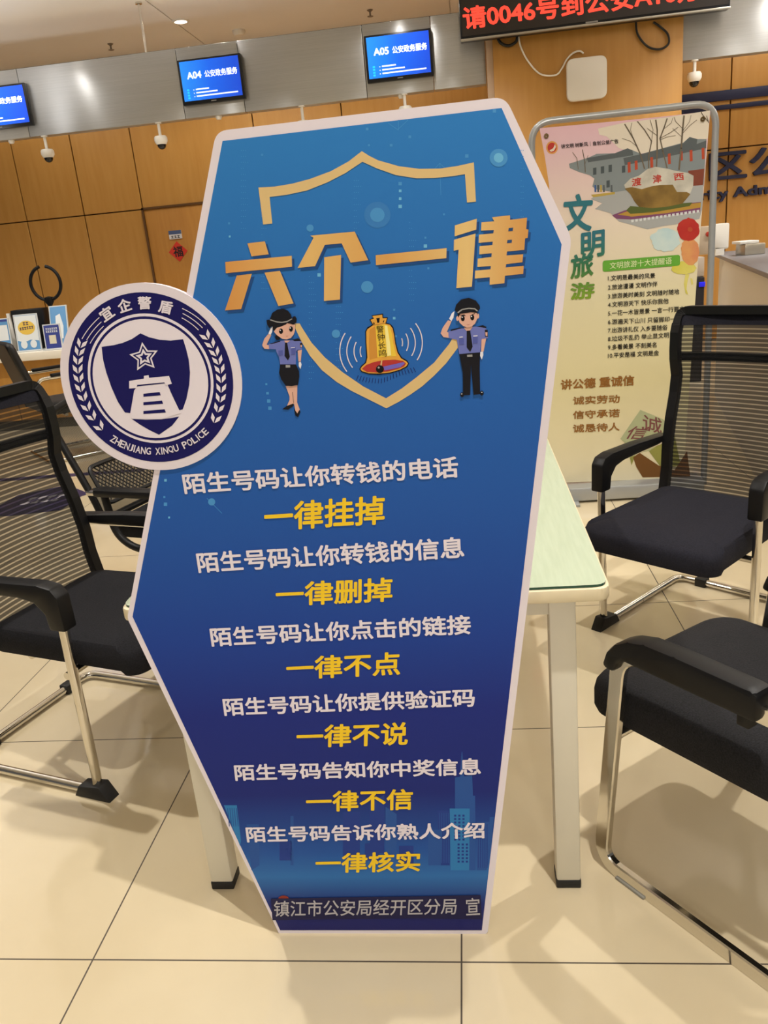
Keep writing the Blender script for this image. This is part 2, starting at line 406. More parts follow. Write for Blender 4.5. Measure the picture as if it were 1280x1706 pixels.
# screens
SB = mat('screen_bezel', '#121318', 0.3)
SCREEN = gradient('screen_blue', [(0.0, '#1f8dff'), (0.5, '#0a62f0'), (1.0, '#0d49d8')], axis='X', rough=0.3, emit=0.75)
SWH = mat('screen_white', '#eef6ff', 0.4, emit=0.9); SCY = mat('screen_cyan', '#28c8f0', 0.4, emit=0.8)
PS = Plane((0, FY - 0.05, 0), (1, 0, 0), (0, 0, 1))
def screen(TL, TR, BL, s, label):
    a, b, c = PS.px(*TL), PS.px(*TR), PS.px(*BL); x0, x1, z1, z0 = (a[0] + c[0]) / 2, b[0] + (c[0] - a[0]) / 2, (a[1] + b[1]) / 2, c[1]
    w, h = x1 - x0, z1 - z0
    t = thing('queue_screen', label, 'screen', (x0 + w / 2, FY, z0), 0, 'blue queue screens in the steel fascia')
    cs = MB(); cs.box((x0, FY - 0.045, z0), (x1, FY + 0.0, z1), SB, bev=0.006); cs.build('casing', t)
    U = lambda u, v: (x0 + u * w, z0 + v * h)
    d = MB(); d.poly([PS.w(U(*p), -0.0035) for p in ((0.035, 0.085), (0.965, 0.085), (0.965, 0.955), (0.035, 0.955))], SCREEN); dd = d.build('display', t)
    k = MB()
    text(k, PS, s, U(0.13, 0.56), U(0.36, 0.56), U(0.13, 0.72), SWH, 0.035, -0.0015, px=False)
    text(k, PS, '公安政务服务', U(0.41, 0.56), U(0.93, 0.56), U(0.41, 0.715), SWH, 0.03, -0.0015, px=False)
    for i, e in enumerate((0.45, 0.58, 0.90)):
        v = 0.31 - i * 0.075
        k.poly([PS.w(U(*p), -0.002) for p in ((0.24, v), (e, v), (e, v + 0.03), (0.24, v + 0.03))], SWH)
        k.poly([PS.w(U(*p), -0.002) for p in ((0.20, v), (0.215, v), (0.215, v + 0.02), (0.20, v + 0.02))], SWH)
    for i in range(4):
        v = 0.31 - i * 0.06
        k.poly([PS.w(U(*p), -0.002) for p in ((0.10, v), (0.135, v), (0.135, v + 0.04), (0.10, v + 0.04))], SCY)
    k.build('lettering', t)
    lg = MB(); lg.poly([PS.w(U(*p), 0.001) for p in ((0.46, 0.03), (0.54, 0.03), (0.54, 0.05), (0.46, 0.05))], mat('grey_print', '#9a9a9a')); lg.build('badge', t)
    return t
screen((291, 102), (396, 87), (308, 176), 'A04', 'blue queue screen reading A04 set in the steel fascia')
screen((605, 61), (717, 45), (613, 139), 'A05', 'blue queue screen reading A05, nearest the wooden column')
screen((-72, 152), (37, 136), (-52, 221), 'A03', 'blue queue screen cut by the left edge of the photo, in the steel fascia')
# big red-lettered display
LY = 7.78
PL = Plane((0, LY, 0), (1, 0, 0), (0, 0, 1))
a = PL.px(768, 67); b = PL.px(1217, 15)
x0, x1, z0 = a[0], b[0], (a[1] + b[1]) / 2; z1 = z0 + 0.34
t = thing('call_display', 'long black call display with red lettering on the wooden column', 'display', ((x0 + x1) / 2, 7.9, z0))
mb = MB(); mb.box((x0, LY, z0), (x1, 7.885, z1), SB, bev=0.008); mb.build('casing', t)
mb = MB(); mb.box((x0 + 0.015, LY - 0.006, z0 + 0.03), (x1 - 0.015, LY + 0.002, z1 - 0.015), mat('display_black', '#241d1c', 0.25)); mb.build('display', t)
mb = MB(); mb.box((x0, LY - 0.012, z0 - 0.004), (x1, LY + 0.02, z0 + 0.012), mat('trim_metal', '#b9b4aa', 0.3, 0.8), bev=0.003); mb.build('trim_strip', t)
RED = mat('led_red', '#ff4a38', 0.5, emit=0.9)
mb = MB(); text(mb, PL, '请0046号到公安A10办理', (773.5, 50.5), (1213, -4), (769.5, 12.5), RED, 0.028, 0.009); mb.build('lettering', t)
mb = MB(); c = PL.px(986, 37); mb.poly([PL.w((c[0] + dx, c[1] + dz), 0.009) for dx, dz in ((-0.05, -0.006), (0.05, -0.006), (0.05, 0.006), (-0.05, 0.006))], mat('grey_print', '#9a9a9a')); mb.build('badge', t)
# box with rounded corners and its cables on the column
PC = Plane((0, 7.9, 0), (1, 0, 0), (0, 0, 1))
c0, c1 = PC.px(944, 160), PC.px(1006, 104)
xa, xb, za, zb = c0[0], c1[0] + 0.02, PC.px(975, 168)[1], PC.px(975, 97)[1]
mb = MB(); pts = fillet_closed([(xa, 7.9, za), (xb, 7.9, za), (xb, 7.9, zb), (xa, 7.9, zb)], 0.06)
mb.prism(pts, (0, -0.055, 0), WHITEP, bev=0.008)
tag(mb.build('network_box'), 'white rounded square network box fixed to the wooden column', 'network box')
def cable(pxs, rad, m_, name, label, y=7.88, y_end=None):
    pts = [PC.w(PC.px(*p), 0.02) for p in pxs]; out = []
    n = len(pts)
    for i in range(n - 1):
        p0, p1, p2, p3 = pts[max(i - 1, 0)], pts[i], pts[i + 1], pts[min(i + 2, n - 1)]
        for k in range(6):
            t_ = k / 6; out.append(0.5 * ((2 * p1) + (p2 - p0) * t_ + (2 * p0 - 5 * p1 + 4 * p2 - p3) * t_ ** 2 + (3 * p1 - p0 - 3 * p2 + p3) * t_ ** 3))
    out.append(pts[-1]); o = MB(); o.tube(out, rad, m_, seg=8); return tag(o.build(name), label, 'cable')
cable([(864, 62), (868, 80), (880, 103), (900, 124), (925, 126), (936, 115), (944, 100), (955, 89), (966, 86), (972, 90)], 0.007, WHITEP, 'white_cable', 'white cable looping from the call display to the network box')
cable([(828, 62), (835, 73), (848, 77), (860, 70), (862, 58)], 0.012, RUBBER, 'black_cable', 'short black cable loop under the left end of the call display')
cable([(1059, 36), (1062, 58), (1078, 78), (1098, 83), (1113, 74), (1112, 58), (1100, 46), (1088, 38)], 0.009, RUBBER, 'black_cable', 'long black cable loop under the right half of the call display')
# navy lettering and bars on the right wall
NAVY = mat('navy_acrylic', '#10163c', 0.6)
def wall_text(s, BL, BR, TL, label, name, bold):
    vs, fs, _ = glyphs(s, bold); P = PW
    o = Vector(P.px(*BL)); A = Vector(P.px(*BR)) - o; B = Vector(P.px(*TL)) - o
    mb = MB()
    mb.add([P.w(o + A * x + B * y, 0.03 + k * 0.0003) for x, y, k in vs], fs, NAVY)
    # sides of the raised letters
    cnt = {}
    for f in fs:
        for i in range(len(f)):
            e = (f[i], f[(i + 1) % len(f)]); cnt.setdefault(tuple(sorted(e)), []).append(e)
    for k, es in cnt.items():
        if len(es) == 1:
            p, q = vs[es[0][0]], vs[es[0][1]]; g = lambda p_, l: P.w(o + A * p_[0] + B * p_[1], l)
            mb.add([g(p, -0.002), g(q, -0.002), g(q, 0.03), g(p, 0.03)], [[0, 1, 2, 3]], NAVY)
    return tag(mb.build(name), label, 'wall lettering')
wall_text('区公安', (1181, 303), (1385, 284), (1181, 253), 'large navy raised Chinese characters on the right wall beside the poster frame', 'wall_lettering', 0.022)
wall_text('Security Administration', (1103, 346), (1431, 313), (1101, 324), 'smaller navy raised English lettering on the right wall below the big characters', 'wall_lettering', 0.03)
for za_, zb_, l in (((1140, 158), (1140, 175), 'upper thicker navy bar on the right wall above the lettering'), ((1140, 182), (1140, 190), 'lower thinner navy bar on the right wall above the lettering')):
    a, b = PW.px(*za_), PW.px(*zb_)
    mb = MB(); mb.box((CX1 + 0.02, WALLY - 0.02, b[1]), (6.0, WALLY, a[1]), NAVY, bev=0.003); tag(mb.build('wall_bar'), l, 'bar')

# dome cameras and sensors under the fascia
def make_dome(x, z_dome, label):
    y = FY + 0.02
    t = thing('dome_camera', label, 'camera', (x, y, z_dome), 0, 'dome cameras under the steel fascia')
    mb = MB(); mb.tube([(x, y, z_dome + 0.035), (x, y, fb)], 0.014, WHITEP); mb.lathe([(0.0, 0.0), (0.03, 0.0), (0.03, 0.01), (0, 0.01)], (x, y, fb - 0.01), WHITEP, 16); mb.build('stem', t)
    mb = MB(); mb.lathe([(0.0, 0.045), (0.05, 0.045), (0.06, 0.03), (0.06, 0.0), (0.05, -0.02), (0.042, -0.028), (0.0, -0.028)], (x, y, z_dome), WHITEP); mb.build('housing', t)
    mb = MB(); mb.lathe([(0.041, -0.026), (0.038, -0.045), (0.026, -0.062), (0.01, -0.069), (0.0, -0.07)], (x, y, z_dome), mat('dome_glass', '#15161a', 0.08)); mb.build('dome', t)
    return t
for p, l in (((79, 261), 'white dome camera hanging at far left under the fascia, nearest the left photo edge'), ((268, 239), 'white dome camera hanging under the fascia left of the big blue sign board'),
             ((506, 214), 'white dome camera whose stem shows just above the sign board towards its top left'), ((676, 190), 'white dome camera whose stem shows just above the middle of the sign board'),
             ((1158, 134), 'white dome camera hanging right of the wooden column under the short fascia')):
    q = PF.px(*p); make_dome(q[0], q[1] + 0.02, l)
for p, l in (((15, 237), 'tiny white sensor under the fascia below the screen at the left photo edge'), ((362, 194), 'tiny white sensor under the fascia below the A04 screen'), ((668, 158), 'tiny white sensor under the fascia below the A05 screen')):
    q = PF.px(*p); mb = MB(); mb.lathe([(0, -0.03), (0.02, -0.03), (0.03, -0.012), (0.03, 0.0), (0, 0.0)], (q[0], FY + 0.05, fb), WHITEP, 16)
    tag(mb.build('ceiling_sensor'), l, 'sensor', 'tiny sensors under the fascia')
for p, l in (((185, 80), 'small sprinkler head in the ceiling left of the suspension rod'), ((617, 24), 'small sprinkler head in the ceiling near the A05 screen')):
    q = atZ(p[0], p[1], CEIL - 0.04); mb = MB(); mb.lathe([(0, -0.02), (0.03, -0.02), (0.03, -0.016), (0.009, -0.012), (0.009, 0.02), (0.03, 0.035), (0.03, 0.04), (0, 0.04)], q, mat('sprinkler_metal', '#8e867c', 0.4, 0.6), 16)
    tag(mb.build('sprinkler'), l, 'sprinkler', 'ceiling sprinklers')
q = atZ(398, 54, CEIL - 0.02); mb = MB(); mb.lathe([(0, -0.03), (0.05, -0.03), (0.065, -0.01), (0.065, 0.02), (0, 0.02)], q, WHITEP, 20)
tag(mb.build('smoke_detector'), 'white smoke detector on the ceiling above the A04 screen', 'detector')
# downlights
LENS = mat('lamp_lens', '#fff6e6', 0.4, emit=14)
for i, (x, y, pw, cone, tilt) in enumerate(LAMPS):
    seen = abs(x + 2.06) < 0.01
    t = thing('downlight', 'bright round downlight in the ceiling above the A04 screen' if seen else 'assumed round recessed downlight in the ceiling outside the photo', 'lamp', (x, y, CEIL), 0, 'ceiling downlights')
    mb = MB(); mb.lathe([(0.06, -0.006), (0.08, -0.006), (0.085, 0.0), (0.085, 0.003), (0.06, 0.003), (0.06, -0.006)], (x, y, CEIL - 0.004), WHITEP, caps=False); mb.build('trim_ring', t)
    mb = MB(); mb.lathe([(0, -0.002), (0.058, -0.002), (0.058, 0.0), (0, 0.0)], (x, y, CEIL - 0.003), LENS); mb.build('lens', t)
    L = bpy.data.lights.new('downlight_lamp', 'SPOT'); L.energy = pw; L.color = (1.0, 0.955, 0.895); L.spot_size = math.radians(cone); L.spot_blend = 0.25 if cone > 110 else 0.6; L.shadow_soft_size = 0.035
    lo = bpy.data.objects.new('downlight_lamp', L); COL.objects.link(lo); lo.location = (x, y, CEIL - 0.03); lo.rotation_euler = (math.radians(tilt), 0, 0)

# ================================================================== BOARD
BP = Plane((-0.2575, 1.344, 0.0), (1, 0, 0), (0, 0.02, 1))
t = thing('sign_board', 'tall blue coffin-shaped warning sign board with gold heading standing in front of the table', 'sign', (-0.2575, 1.344, 0))
BOARD = mat('board_white', '#e2dae4', 0.45)
WHT = mat('print_white', '#e6dfea', 0.5); YEL = mat('print_yellow', '#f2cb2c', 0.5)
GOLD = gradient('print_gold', [(0.0, '#d2934e'), (0.3, '#e0b872'), (0.55, '#d6a05a'), (0.8, '#e3c280'), (1.0, '#d29650')], axis='X', rough=0.45)
GOLDP = mat('print_gold_pale', '#d9bc84', 0.5)
NAVYP = mat('print_navy', '#14125a', 0.5); INK = mat('print_black', '#0c0c14', 0.5)
def board_pts(pts, lift): return [BP.w(BP.px(*p), lift) for p in pts]
out = board_pts([(360, 218.5), (842, 161), (952.5, 396), (812.5, 1557.5), (466, 1557.5), (212, 1030)], 0.0)
out = fillet_closed(out, [0.018, 0.018, 0.012, 0.012, 0.008, 0.01])
for p in out: p.z = max(p.z, 0.0)
mb = MB(); mb.prism(out, BP.n * -0.012, BOARD); mb.build('backing_board', t)
# printed blue field
BLUE = mat('print_blue', '#2a5aa0', 0.42)
def blue_mat():
    m = BLUE; tc = nn(m, 'ShaderNodeTexCoord'); sp = nn(m, 'ShaderNodeSeparateXYZ'); lk(m, tc.outputs['Generated'], sp.inputs[0])
    lk(m, ramp(m, sp.outputs['Z'], [(0.0, '#1d1f63'), (0.045, '#1f2a74'), (0.09, '#2f6db2'), (0.13, '#2052a0'), (0.22, '#162677'), (0.34, '#182a80'), (0.44, '#1b3f96'), (0.6, '#2356a8'), (0.8, '#2867b6'), (1.0, '#2f7cc4')]), bsdf(m).inputs['Base Color'])
blue_mat()
mb = MB(); art(mb, BP, [(371, 235), (836, 180), (936, 407), (803, 1549.5), (467, 1549.5), (221, 1027)], BLUE, 0.0005); mb.build('printed_field', t)
# faint printed dots and circles
D1 = mat('print_dot', '#4a92cf', 0.5); D2 = mat('print_dot_pale', '#6bb4e0', 0.5); D3 = mat('print_dot_deep', '#3a7cc0', 0.5)
mb = MB()
for x, y, rr, m_ in ((831, 263, 15, D1), (831, 263, 8, D2), (629, 358, 22, D3), (629, 358, 12, D1), (612, 478, 10, D1), (560, 556, 7, D1), (517, 380, 6, D1), (353, 836, 6, D1)):
    art(mb, BP, circ(x, y, rr), m_, 0.0007 + 0.0002 * (m_ is D2) + (0.0001 if m_ is D1 else 0))
for x, y in ((612, 215), (683, 228), (615, 242), (652, 242), (778, 260), (437, 258), (437, 322), (382, 372), (383, 394), (740, 357), (709, 396), (709, 410), (714, 447), (657, 516), (657, 530), (660, 560), (532, 458), (824, 185), (444, 640), (446, 655), (448, 668), (450, 680), (667, 306), (667, 318), (667, 331), (667, 344), (276, 800), (274, 828), (276, 840), (282, 862)):
    s_ = random.choice((1.6, 2.2, 2.8)); art(mb, BP, [(x - s_, y - s_), (x + s_, y - s_), (x + s_, y + s_), (x - s_, y + s_)], random.choice((D1, D2)), 0.0006)
for cx_, y0_, n_ in ((590, 300, 12), (402, 250, 14), (436, 330, 16), (515, 460, 18), (560, 480, 14), (868, 250, 12), (682, 370, 14)):
    for k in range(n_):
        y = y0_ + k * 10; w_ = random.uniform(5, 14)
        for j in range(int(w_ / 3)): art(mb, BP, [(cx_ + j * 3.4, y), (cx_ + j * 3.4 + 1.2, y), (cx_ + j * 3.4 + 1.2, y + 1.2), (cx_ + j * 3.4, y + 1.2)], D1, 0.0006)
for pts in ([(664, 215), (680, 200)], [(664, 200), (664, 217), (647, 205)], [(735, 325), (733, 272), (724, 282)], [(733, 272), (742, 281)], [(345, 830), (370, 855)]): line(mb, BP, pts, 0.8, D1, 0.0006)
mb.build('printed_dots', t)
# skyline
B1 = mat('print_tower', '#2f7ab8', 0.5); B2 = mat('print_tower_dim', '#28539c', 0.5); B3 = mat('print_tower_dark', '#223c8c', 0.5)
K5 = (2.4615, 340, 1230)
mb = MB()
for pts, m_, l in (([(1030, 160), (1100, 150), (1103, 235), (1112, 235), (1115, 540), (1030, 540)], B2, 0.0006), ([(1057, 55), (1060, 55), (1066, 155), (1050, 157)], B2, 0.0006),
                   ([(958, 296), (1008, 296), (1008, 520), (965, 520)], B3, 0.0007), ([(1008, 287), (1090, 287), (1088, 540), (1012, 540)], B1, 0.0008), ([(1118, 342), (1170, 342), (1160, 540), (1118, 540)], B2, 0.0007), ([(1172, 322), (1189, 322), (1167, 520), (1160, 520)], B2, 0.0007),
                   ([(920, 374), (975, 374), (972, 520), (920, 520)], B2, 0.00075), ([(82, 274), (135, 274), (152, 420), (148, 440)], B1, 0.0006), ([(175, 352), (225, 352), (228, 520), (195, 540)], B2, 0.0006), ([(355, 318), (368, 318), (368, 520), (355, 520)], B2, 0.0006),
                   ([(570, 300), (640, 300), (640, 480), (570, 480)], B3, 0.0006), ([(680, 270), (740, 230), (740, 470), (680, 470)], B3, 0.0007), ([(745, 280), (790, 310), (790, 470), (745, 470)], B2, 0.0006), ([(800, 440), (860, 440), (860, 520), (800, 520)], B3, 0.0006),
                   ([(310, 420), (360, 420), (360, 500), (310, 500)], B3, 0.0006), ([(660, 430), (720, 430), (720, 500), (660, 500)], B3, 0.0008)):
    art(mb, BP, pts, m_, l, K5)
for (x0_, y0_, nx, ny) in ((1026, 312, 3, 8), (1040, 430, 3, 6), (318, 428, 3, 4)):
    for i in range(nx):
        for j in range(ny): art(mb, BP, [(x0_ + i * 17, y0_ + j * 14), (x0_ + i * 17 + 9, y0_ + j * 14), (x0_ + i * 17 + 9, y0_ + j * 14 + 8), (x0_ + i * 17, y0_ + j * 14 + 8)], B3, 0.0010, K5)
for x_ in range(1124, 1165, 9): art(mb, BP, [(x_, 350), (x_ + 3, 350), (x_ + 3, 530), (x_, 530)], B3, 0.0009, K5)
for x_ in range(965, 1005, 9): art(mb, BP, [(x_, 305), (x_ + 3, 305), (x_ + 3, 510), (x_, 510)], B2, 0.0009, K5)
for x_ in range(96, 135, 9): art(mb, BP, [(x_, 285), (x_ + 3, 285), (x_ + 10, 360), (x_ + 7, 360)], B2, 0.0009, K5)
mb.build('printed_skyline', t)
# shield outline
K1 = (2.0317, 330, 150)
mb = MB()
art(mb, BP, [(205, 330), (260, 327), (320, 317), (380, 301), (450, 275), (510, 242), (555, 207), (580, 223), (610, 238), (680, 258), (750, 267), (820, 266), (880, 257), (934, 245), (941, 378), (911, 381), (904, 285), (860, 292), (800, 298), (740, 299), (670, 288), (605, 265), (557, 243), (500, 281), (440, 312), (370, 340), (300, 355), (243, 362), (252, 452), (221, 455)], GOLDP, 0.0010, K1)
art(mb, BP, [(322, 790), (350, 850), (380, 900), (420, 948), (470, 988), (520, 1018), (580, 1048), (638, 1077), (680, 1055), (720, 1030), (760, 1002), (800, 966), (840, 925), (880, 872), (880, 810), (850, 860), (800, 922), (740, 972), (690, 1010), (637, 1043), (560, 1003), (490, 955), (430, 905), (385, 855), (350, 800), (345, 790)], GOLDP, 0.0010, K1)
mb.build('shield_outline', t)
# gold heading
K8 = (8.0, 740, 340)
HEAD = [([(168, 519), (227, 512), (240, 556), (182, 563)], K1), ([(93, 582), (318, 561), (319, 598), (95, 620)], K1), ([(132, 628), (183, 622), (147, 741), (92, 746)], K1), ([(226, 618), (278, 612), (324, 722), (273, 731)], K1),
        ([(381, 493), (531, 479), (577, 576), (517, 584), (487, 519), (430, 524), (397, 596), (338, 602), (392, 500)], K1), ([(428, 566), (485, 558), (481, 709), (427, 714)], K1), ([(602, 559), (842, 535), (841, 569), (603, 593)], K1),
        ([(145, 285), (438, 195), (430, 340), (142, 430)], K8), ([(135, 475), (420, 393), (372, 1100), (165, 1120), (195, 608), (130, 622)], K8),
        ([(640, 175), (880, 150), (880, 210), (1106, 182), (1095, 335), (1125, 340), (1115, 450), (1080, 458), (1070, 610), (840, 632), (833, 685), (1055, 668), (1045, 775), (828, 800), (822, 845), (1062, 822), (1055, 930), (812, 955), (805, 1055), (608, 1075), (610, 975), (410, 993), (415, 887), (620, 868), (625, 825), (445, 838), (450, 727), (632, 705), (637, 655), (470, 670), (474, 562), (645, 545), (650, 500), (462, 518), (466, 408), (658, 390), (665, 345), (494, 355), (500, 243), (670, 230)], K8)]
mb = MB(); HD = mat('print_heading_drop', '#1f4a86', 0.5)
for pts, K in HEAD: art(mb, BP, [(x + 4.2 * K[0], y + 4.6 * K[0]) for x, y in pts], HD, 0.0011, K)
for pts, K in HEAD: art(mb, BP, pts, GOLD, 0.0014, K)
for q_ in ([(862, 320), (922, 314), (916, 360), (856, 364)], [(845, 480), (906, 474), (902, 516), (838, 522)]): art(mb, BP, q_, mat('print_heading_gap', '#284a78', 0.5), 0.0016, K8)
mb.build('gold_heading', t)
# six pairs of lines
ROWS = [('陌生号码让你转钱的电话', (308.4, 823), (764.8, 795), (302.8, 789), 0), ('一律挂掉', (441, 885), (641, 873), (440, 837.6), 1),
        ('陌生号码让你转钱的信息', (331.6, 954.4), (774.4, 929), (326.4, 920), 0), ('一律删掉', (460.3, 1010.4), (654, 1001.6), (459.4, 970.6), 1),
        ('陌生号码让你点击的链接', (353.5, 1077), (785.3, 1056), (349, 1045.4), 0), ('一律不点', (477.8, 1132.4), (667.2, 1123.7), (476.9, 1094.4), 1),
        ('陌生号码让你提供验证码', (374.5, 1192.2), (791.8, 1176.7), (370.5, 1162.5), 0), ('一律不说', (494.4, 1245.8), (679.6, 1240.5), (494.4, 1208), 1),
        ('陌生号码告知你中奖信息', (392.8, 1300.6), (801.9, 1290.5), (389.6, 1273), 0), ('一律不信', (510.6, 1352.6), (687.8, 1348.2), (509.8, 1318), 1),
        ('陌生号码告诉你熟人介绍', (412.3, 1403), (808, 1396), (409, 1376.6), 0), ('一律核实', (526, 1454.2), (700, 1451), (526, 1420.9), 1)]
for s, BL, BR, TL, y in ROWS:
    mb = MB(); text(mb, BP, s, BL, BR, TL, YEL if y else WHT, 0.024, 0.0014); mb.build('yellow_text_line' if y else 'white_text_line', t)
# stuck-on name strip
mb = MB(); art(mb, BP, [(452, 1496), (560, 1494), (700, 1492), (801, 1490), (803, 1530), (700, 1529), (560, 1530), (454.5, 1532)], mat('strip_dark', '#201f48', 0.4, spec=0.2), 0.0022); strip = mb.build('name_strip', t)
mb = MB(); text(mb, BP, '镇江市公安局经开区分局', (457, 1525.5), (760, 1521.5), (457, 1499), mat('strip_silver', '#b9b6bc', 0.4), 0.008, 0.003)
text(mb, BP, '宣', (777, 1523), (800, 1522), (776, 1494.5), mat('strip_silver', '#b9b6bc', 0.4), 0.008, 0.003); mb.build('lettering', strip)
mb = MB(); art(mb, BP, circ(473, 1497, 9, 6, a0=0, a1=180), mat('print_badge_red', '#8c3428', 0.5), 0.0018); mb.build('small_badge', t)
# round emblem on the left
K3 = (3.8788, 90, 460)
cE = BP.px(632 / 3.8788 + 90, 648 / 3.8788 + 460)
eL, eR = BP.px(47 / 3.8788 + 90, 660 / 3.8788 + 460), BP.px(1215 / 3.8788 + 90, 640 / 3.8788 + 460)
RE = (eR[0] - eL[0]) / 2
cE = ((eL[0] + eR[0]) / 2, (BP.px(600 / 3.8788 + 90, 38 / 3.8788 + 460)[1] + BP.px(680 / 3.8788 + 90, 1253 / 3.8788 + 460)[1]) / 2)
def disc(mb, rad, m_, lift, n=72): mb.poly([BP.w((cE[0] + rad * math.cos(2 * math.pi * i / n), cE[1] + rad * math.sin(2 * math.pi * i / n)), lift) for i in range(n)], m_)
mb = MB(); mb.prism([BP.w((cE[0] + RE * math.cos(2 * math.pi * i / 72), cE[1] + RE * math.sin(2 * math.pi * i / 72)), 0.003) for i in range(72)], BP.n * -0.0145, BOARD)
emb = mb.build('round_emblem', t)
mb = MB(); disc(mb, RE * 529 / 584, NAVYP, 0.0034); disc(mb, RE * 404 / 584, WHT, 0.0037); disc(mb, RE * 387 / 584, NAVYP, 0.0040); disc(mb, RE * 371 / 584, WHT, 0.0043); mb.build('emblem_rings', emb)
mb = MB()
art(mb, BP, [(315, 455), (390, 445), (450, 430), (510, 405), (565, 368), (620, 393), (690, 410), (760, 415), (840, 406), (860, 470), (877, 540), (885, 620), (880, 700), (862, 790), (838, 858), (812, 865), (741, 700), (730, 690), (545, 710), (525, 735), (500, 882), (465, 878), (420, 810), (380, 720), (345, 620), (325, 540)], NAVYP, 0.0046, K3)
art(mb, BP, [(510, 920), (600, 925), (700, 922), (770, 913), (815, 904), (770, 962), (685, 1022), (620, 990), (560, 955)], NAVYP, 0.0046, K3)
def star(cx, cy, r1, r2, rot, m_, l):
    pts = []
    for i in range(10):
        rr = r1 if i % 2 == 0 else r2; a = math.radians(90 + rot + 36 * i); pts.append((cx + rr * math.cos(a), cy - rr * math.sin(a)))
    art(mb, BP, pts, m_, l, K3)
for r1, m_, l in ((97, WHT, 0.0049), (76, NAVYP, 0.0051), (56, WHT, 0.0053), (29, NAVYP, 0.0055)): star(590, 521, r1, r1 * 0.5, 8, m_, l)
# lighthouse-like character
art(mb, BP, [(493, 675), (588, 660), (588, 642), (618, 637), (621, 655), (750, 643), (768, 693), (730, 702), (720, 684), (545, 700), (540, 720), (493, 724)], WHT, 0.0049, K3)
art(mb, BP, [(528, 735), (741, 708), (815, 862), (830, 880), (700, 922), (510, 918), (500, 880)], WHT, 0.0049, K3)
for q_ in ([(585, 757), (690, 746), (697, 767), (585, 777)], [(585, 812), (705, 801), (712, 822), (585, 831)], [(585, 868), (722, 857), (730, 878), (585, 888)]): art(mb, BP, q_, NAVYP, 0.0052, K3)
mb.build('emblem_shield', emb)
mb = MB()
def leafpair(cx, cy, dirx, diry, sgn):
    L_ = math.hypot(dirx, diry); dx, dy = dirx / L_, diry / L_; nx, ny = -dy, dx
    for sd in (-1, 1):
        pts = [(0, 0), (30, 32 * sd), (74, 36 * sd), (44, 4 * sd)]
        pts = [(4 + a * 0.82, 3 * sd + b * 0.82) for a, b in pts]
        art(mb, BP, [(cx + dx * a + nx * b, cy + dy * a + ny * b) for a, b in pts], WHT, 0.0040, K3)
LW = [(322, 995), (270, 932), (233, 873), (204, 810), (184, 750), (172, 690), (163, 632), (159, 575), (163, 518), (174, 466)]
for i, (x, y) in enumerate(LW):
    nx_ = LW[i + 1] if i + 1 < len(LW) else (192, 410); leafpair(x, y, nx_[0] - x, nx_[1] - y, 1)
RW = [(1037, 950), (1060, 882), (1076, 818), (1084, 755), (1086, 692), (1083, 632), (1073, 575), (1058, 520), (1035, 466), (1005, 412)]
for i, (x, y) in enumerate(RW):
    nx_ = RW[i + 1] if i + 1 < len(RW) else (965, 352); leafpair(x, y, nx_[0] - x, nx_[1] - y, 1)
for rr, a0, a1 in ((508, 131, 153), (478, 132, 151), (448, 133, 152)):
    line(mb, BP, [(632 + rr * math.cos(math.radians(a)), 650 - rr * math.sin(math.radians(a))) for a in range(a0, a1, 2)], 5, WHT, 0.0040, K3)
for rr, a0, a1 in ((478, 44, 67), (450, 44, 66), (422, 45, 65)):
    line(mb, BP, [(640 + rr * math.cos(math.radians(a)), 645 - rr * math.sin(math.radians(a))) for a in range(a0, a1, 2)], 5, WHT, 0.0040, K3)
mb.build('emblem_wreath', emb)
def spot(mb, ch, cx, cy, w, h, deg, m_, bold, lift, K):
    c, s_ = math.cos(math.radians(deg)), math.sin(math.radians(deg)); k, ox, oy = K
    f = lambda x, y: ((cx + x * c + y * s_) / k + ox, (cy - x * s_ + y * c) / k + oy)
    text(mb, BP, ch, f(-w / 2, h / 2), f(w / 2, h / 2), f(-w / 2, -h / 2), m_, bold, lift)
mb = MB()
for ch, x, y, d in (('宜', 346, 241, 35), ('企', 462, 188, 18), ('警', 591, 172, 3), ('盾', 728, 200, -13)): spot(mb, ch, x, y, 88, 84, d, WHT, 0.03, 0.0040, K3)
S_ = 'ZHENJIANG XINQU POLICE'
wd = {'I': 14, 'J': 26, ' ': 26}
tot = sum(wd.get(c, 36) + 5 for c in S_); acc = 0
for c in S_:
    w_ = wd.get(c, 36); f_ = (acc + w_ / 2) / tot; acc += w_ + 5
    if c == ' ': continue
    ang = 237 + (317 - 237) * f_; rr = 466 + 30 * f_
    x = 632 + rr * math.cos(math.radians(ang)); y = 650 - rr * math.sin(math.radians(ang))
    spot(mb, c, x, y, w_ * 0.86 if c != 'I' else 7, 46, ang - 270, WHT, 0.016 if c != 'I' else 0.0, 0.0040, K3)
mb.build('emblem_lettering', emb)
# bell
KB = (9.143, 580, 500)
BG = mat('bell_yellow', '#ecc83c', 0.4); BO = mat('bell_ochre', '#cf8f34', 0.4); BR_ = mat('bell_red', '#b02a26', 0.45); BV = mat('bell_violet', '#7060c0', 0.45); BH = mat('bell_light', '#f6ec9c', 0.4); ORG = mat('bell_orange', '#e2a53e', 0.4)
mb = MB()
art(mb, BP, [(358, 232), (535, 205), (540, 262), (610, 262), (585, 345), (650, 365), (690, 410), (712, 500), (730, 640), (770, 790), (820, 870), (905, 920), (930, 965), (905, 1015), (800, 1070), (650, 1115), (480, 1135), (320, 1130), (210, 1095), (175, 1050), (200, 1000), (260, 950), (280, 870), (268, 640), (265, 470), (295, 415), (375, 370), (325, 295), (385, 270)], INK, 0.0012, KB)
art(mb, BP, [(372, 243), (522, 220), (528, 275), (595, 275), (572, 350), (390, 378), (345, 300), (398, 280)], ORG, 0.0014, KB)
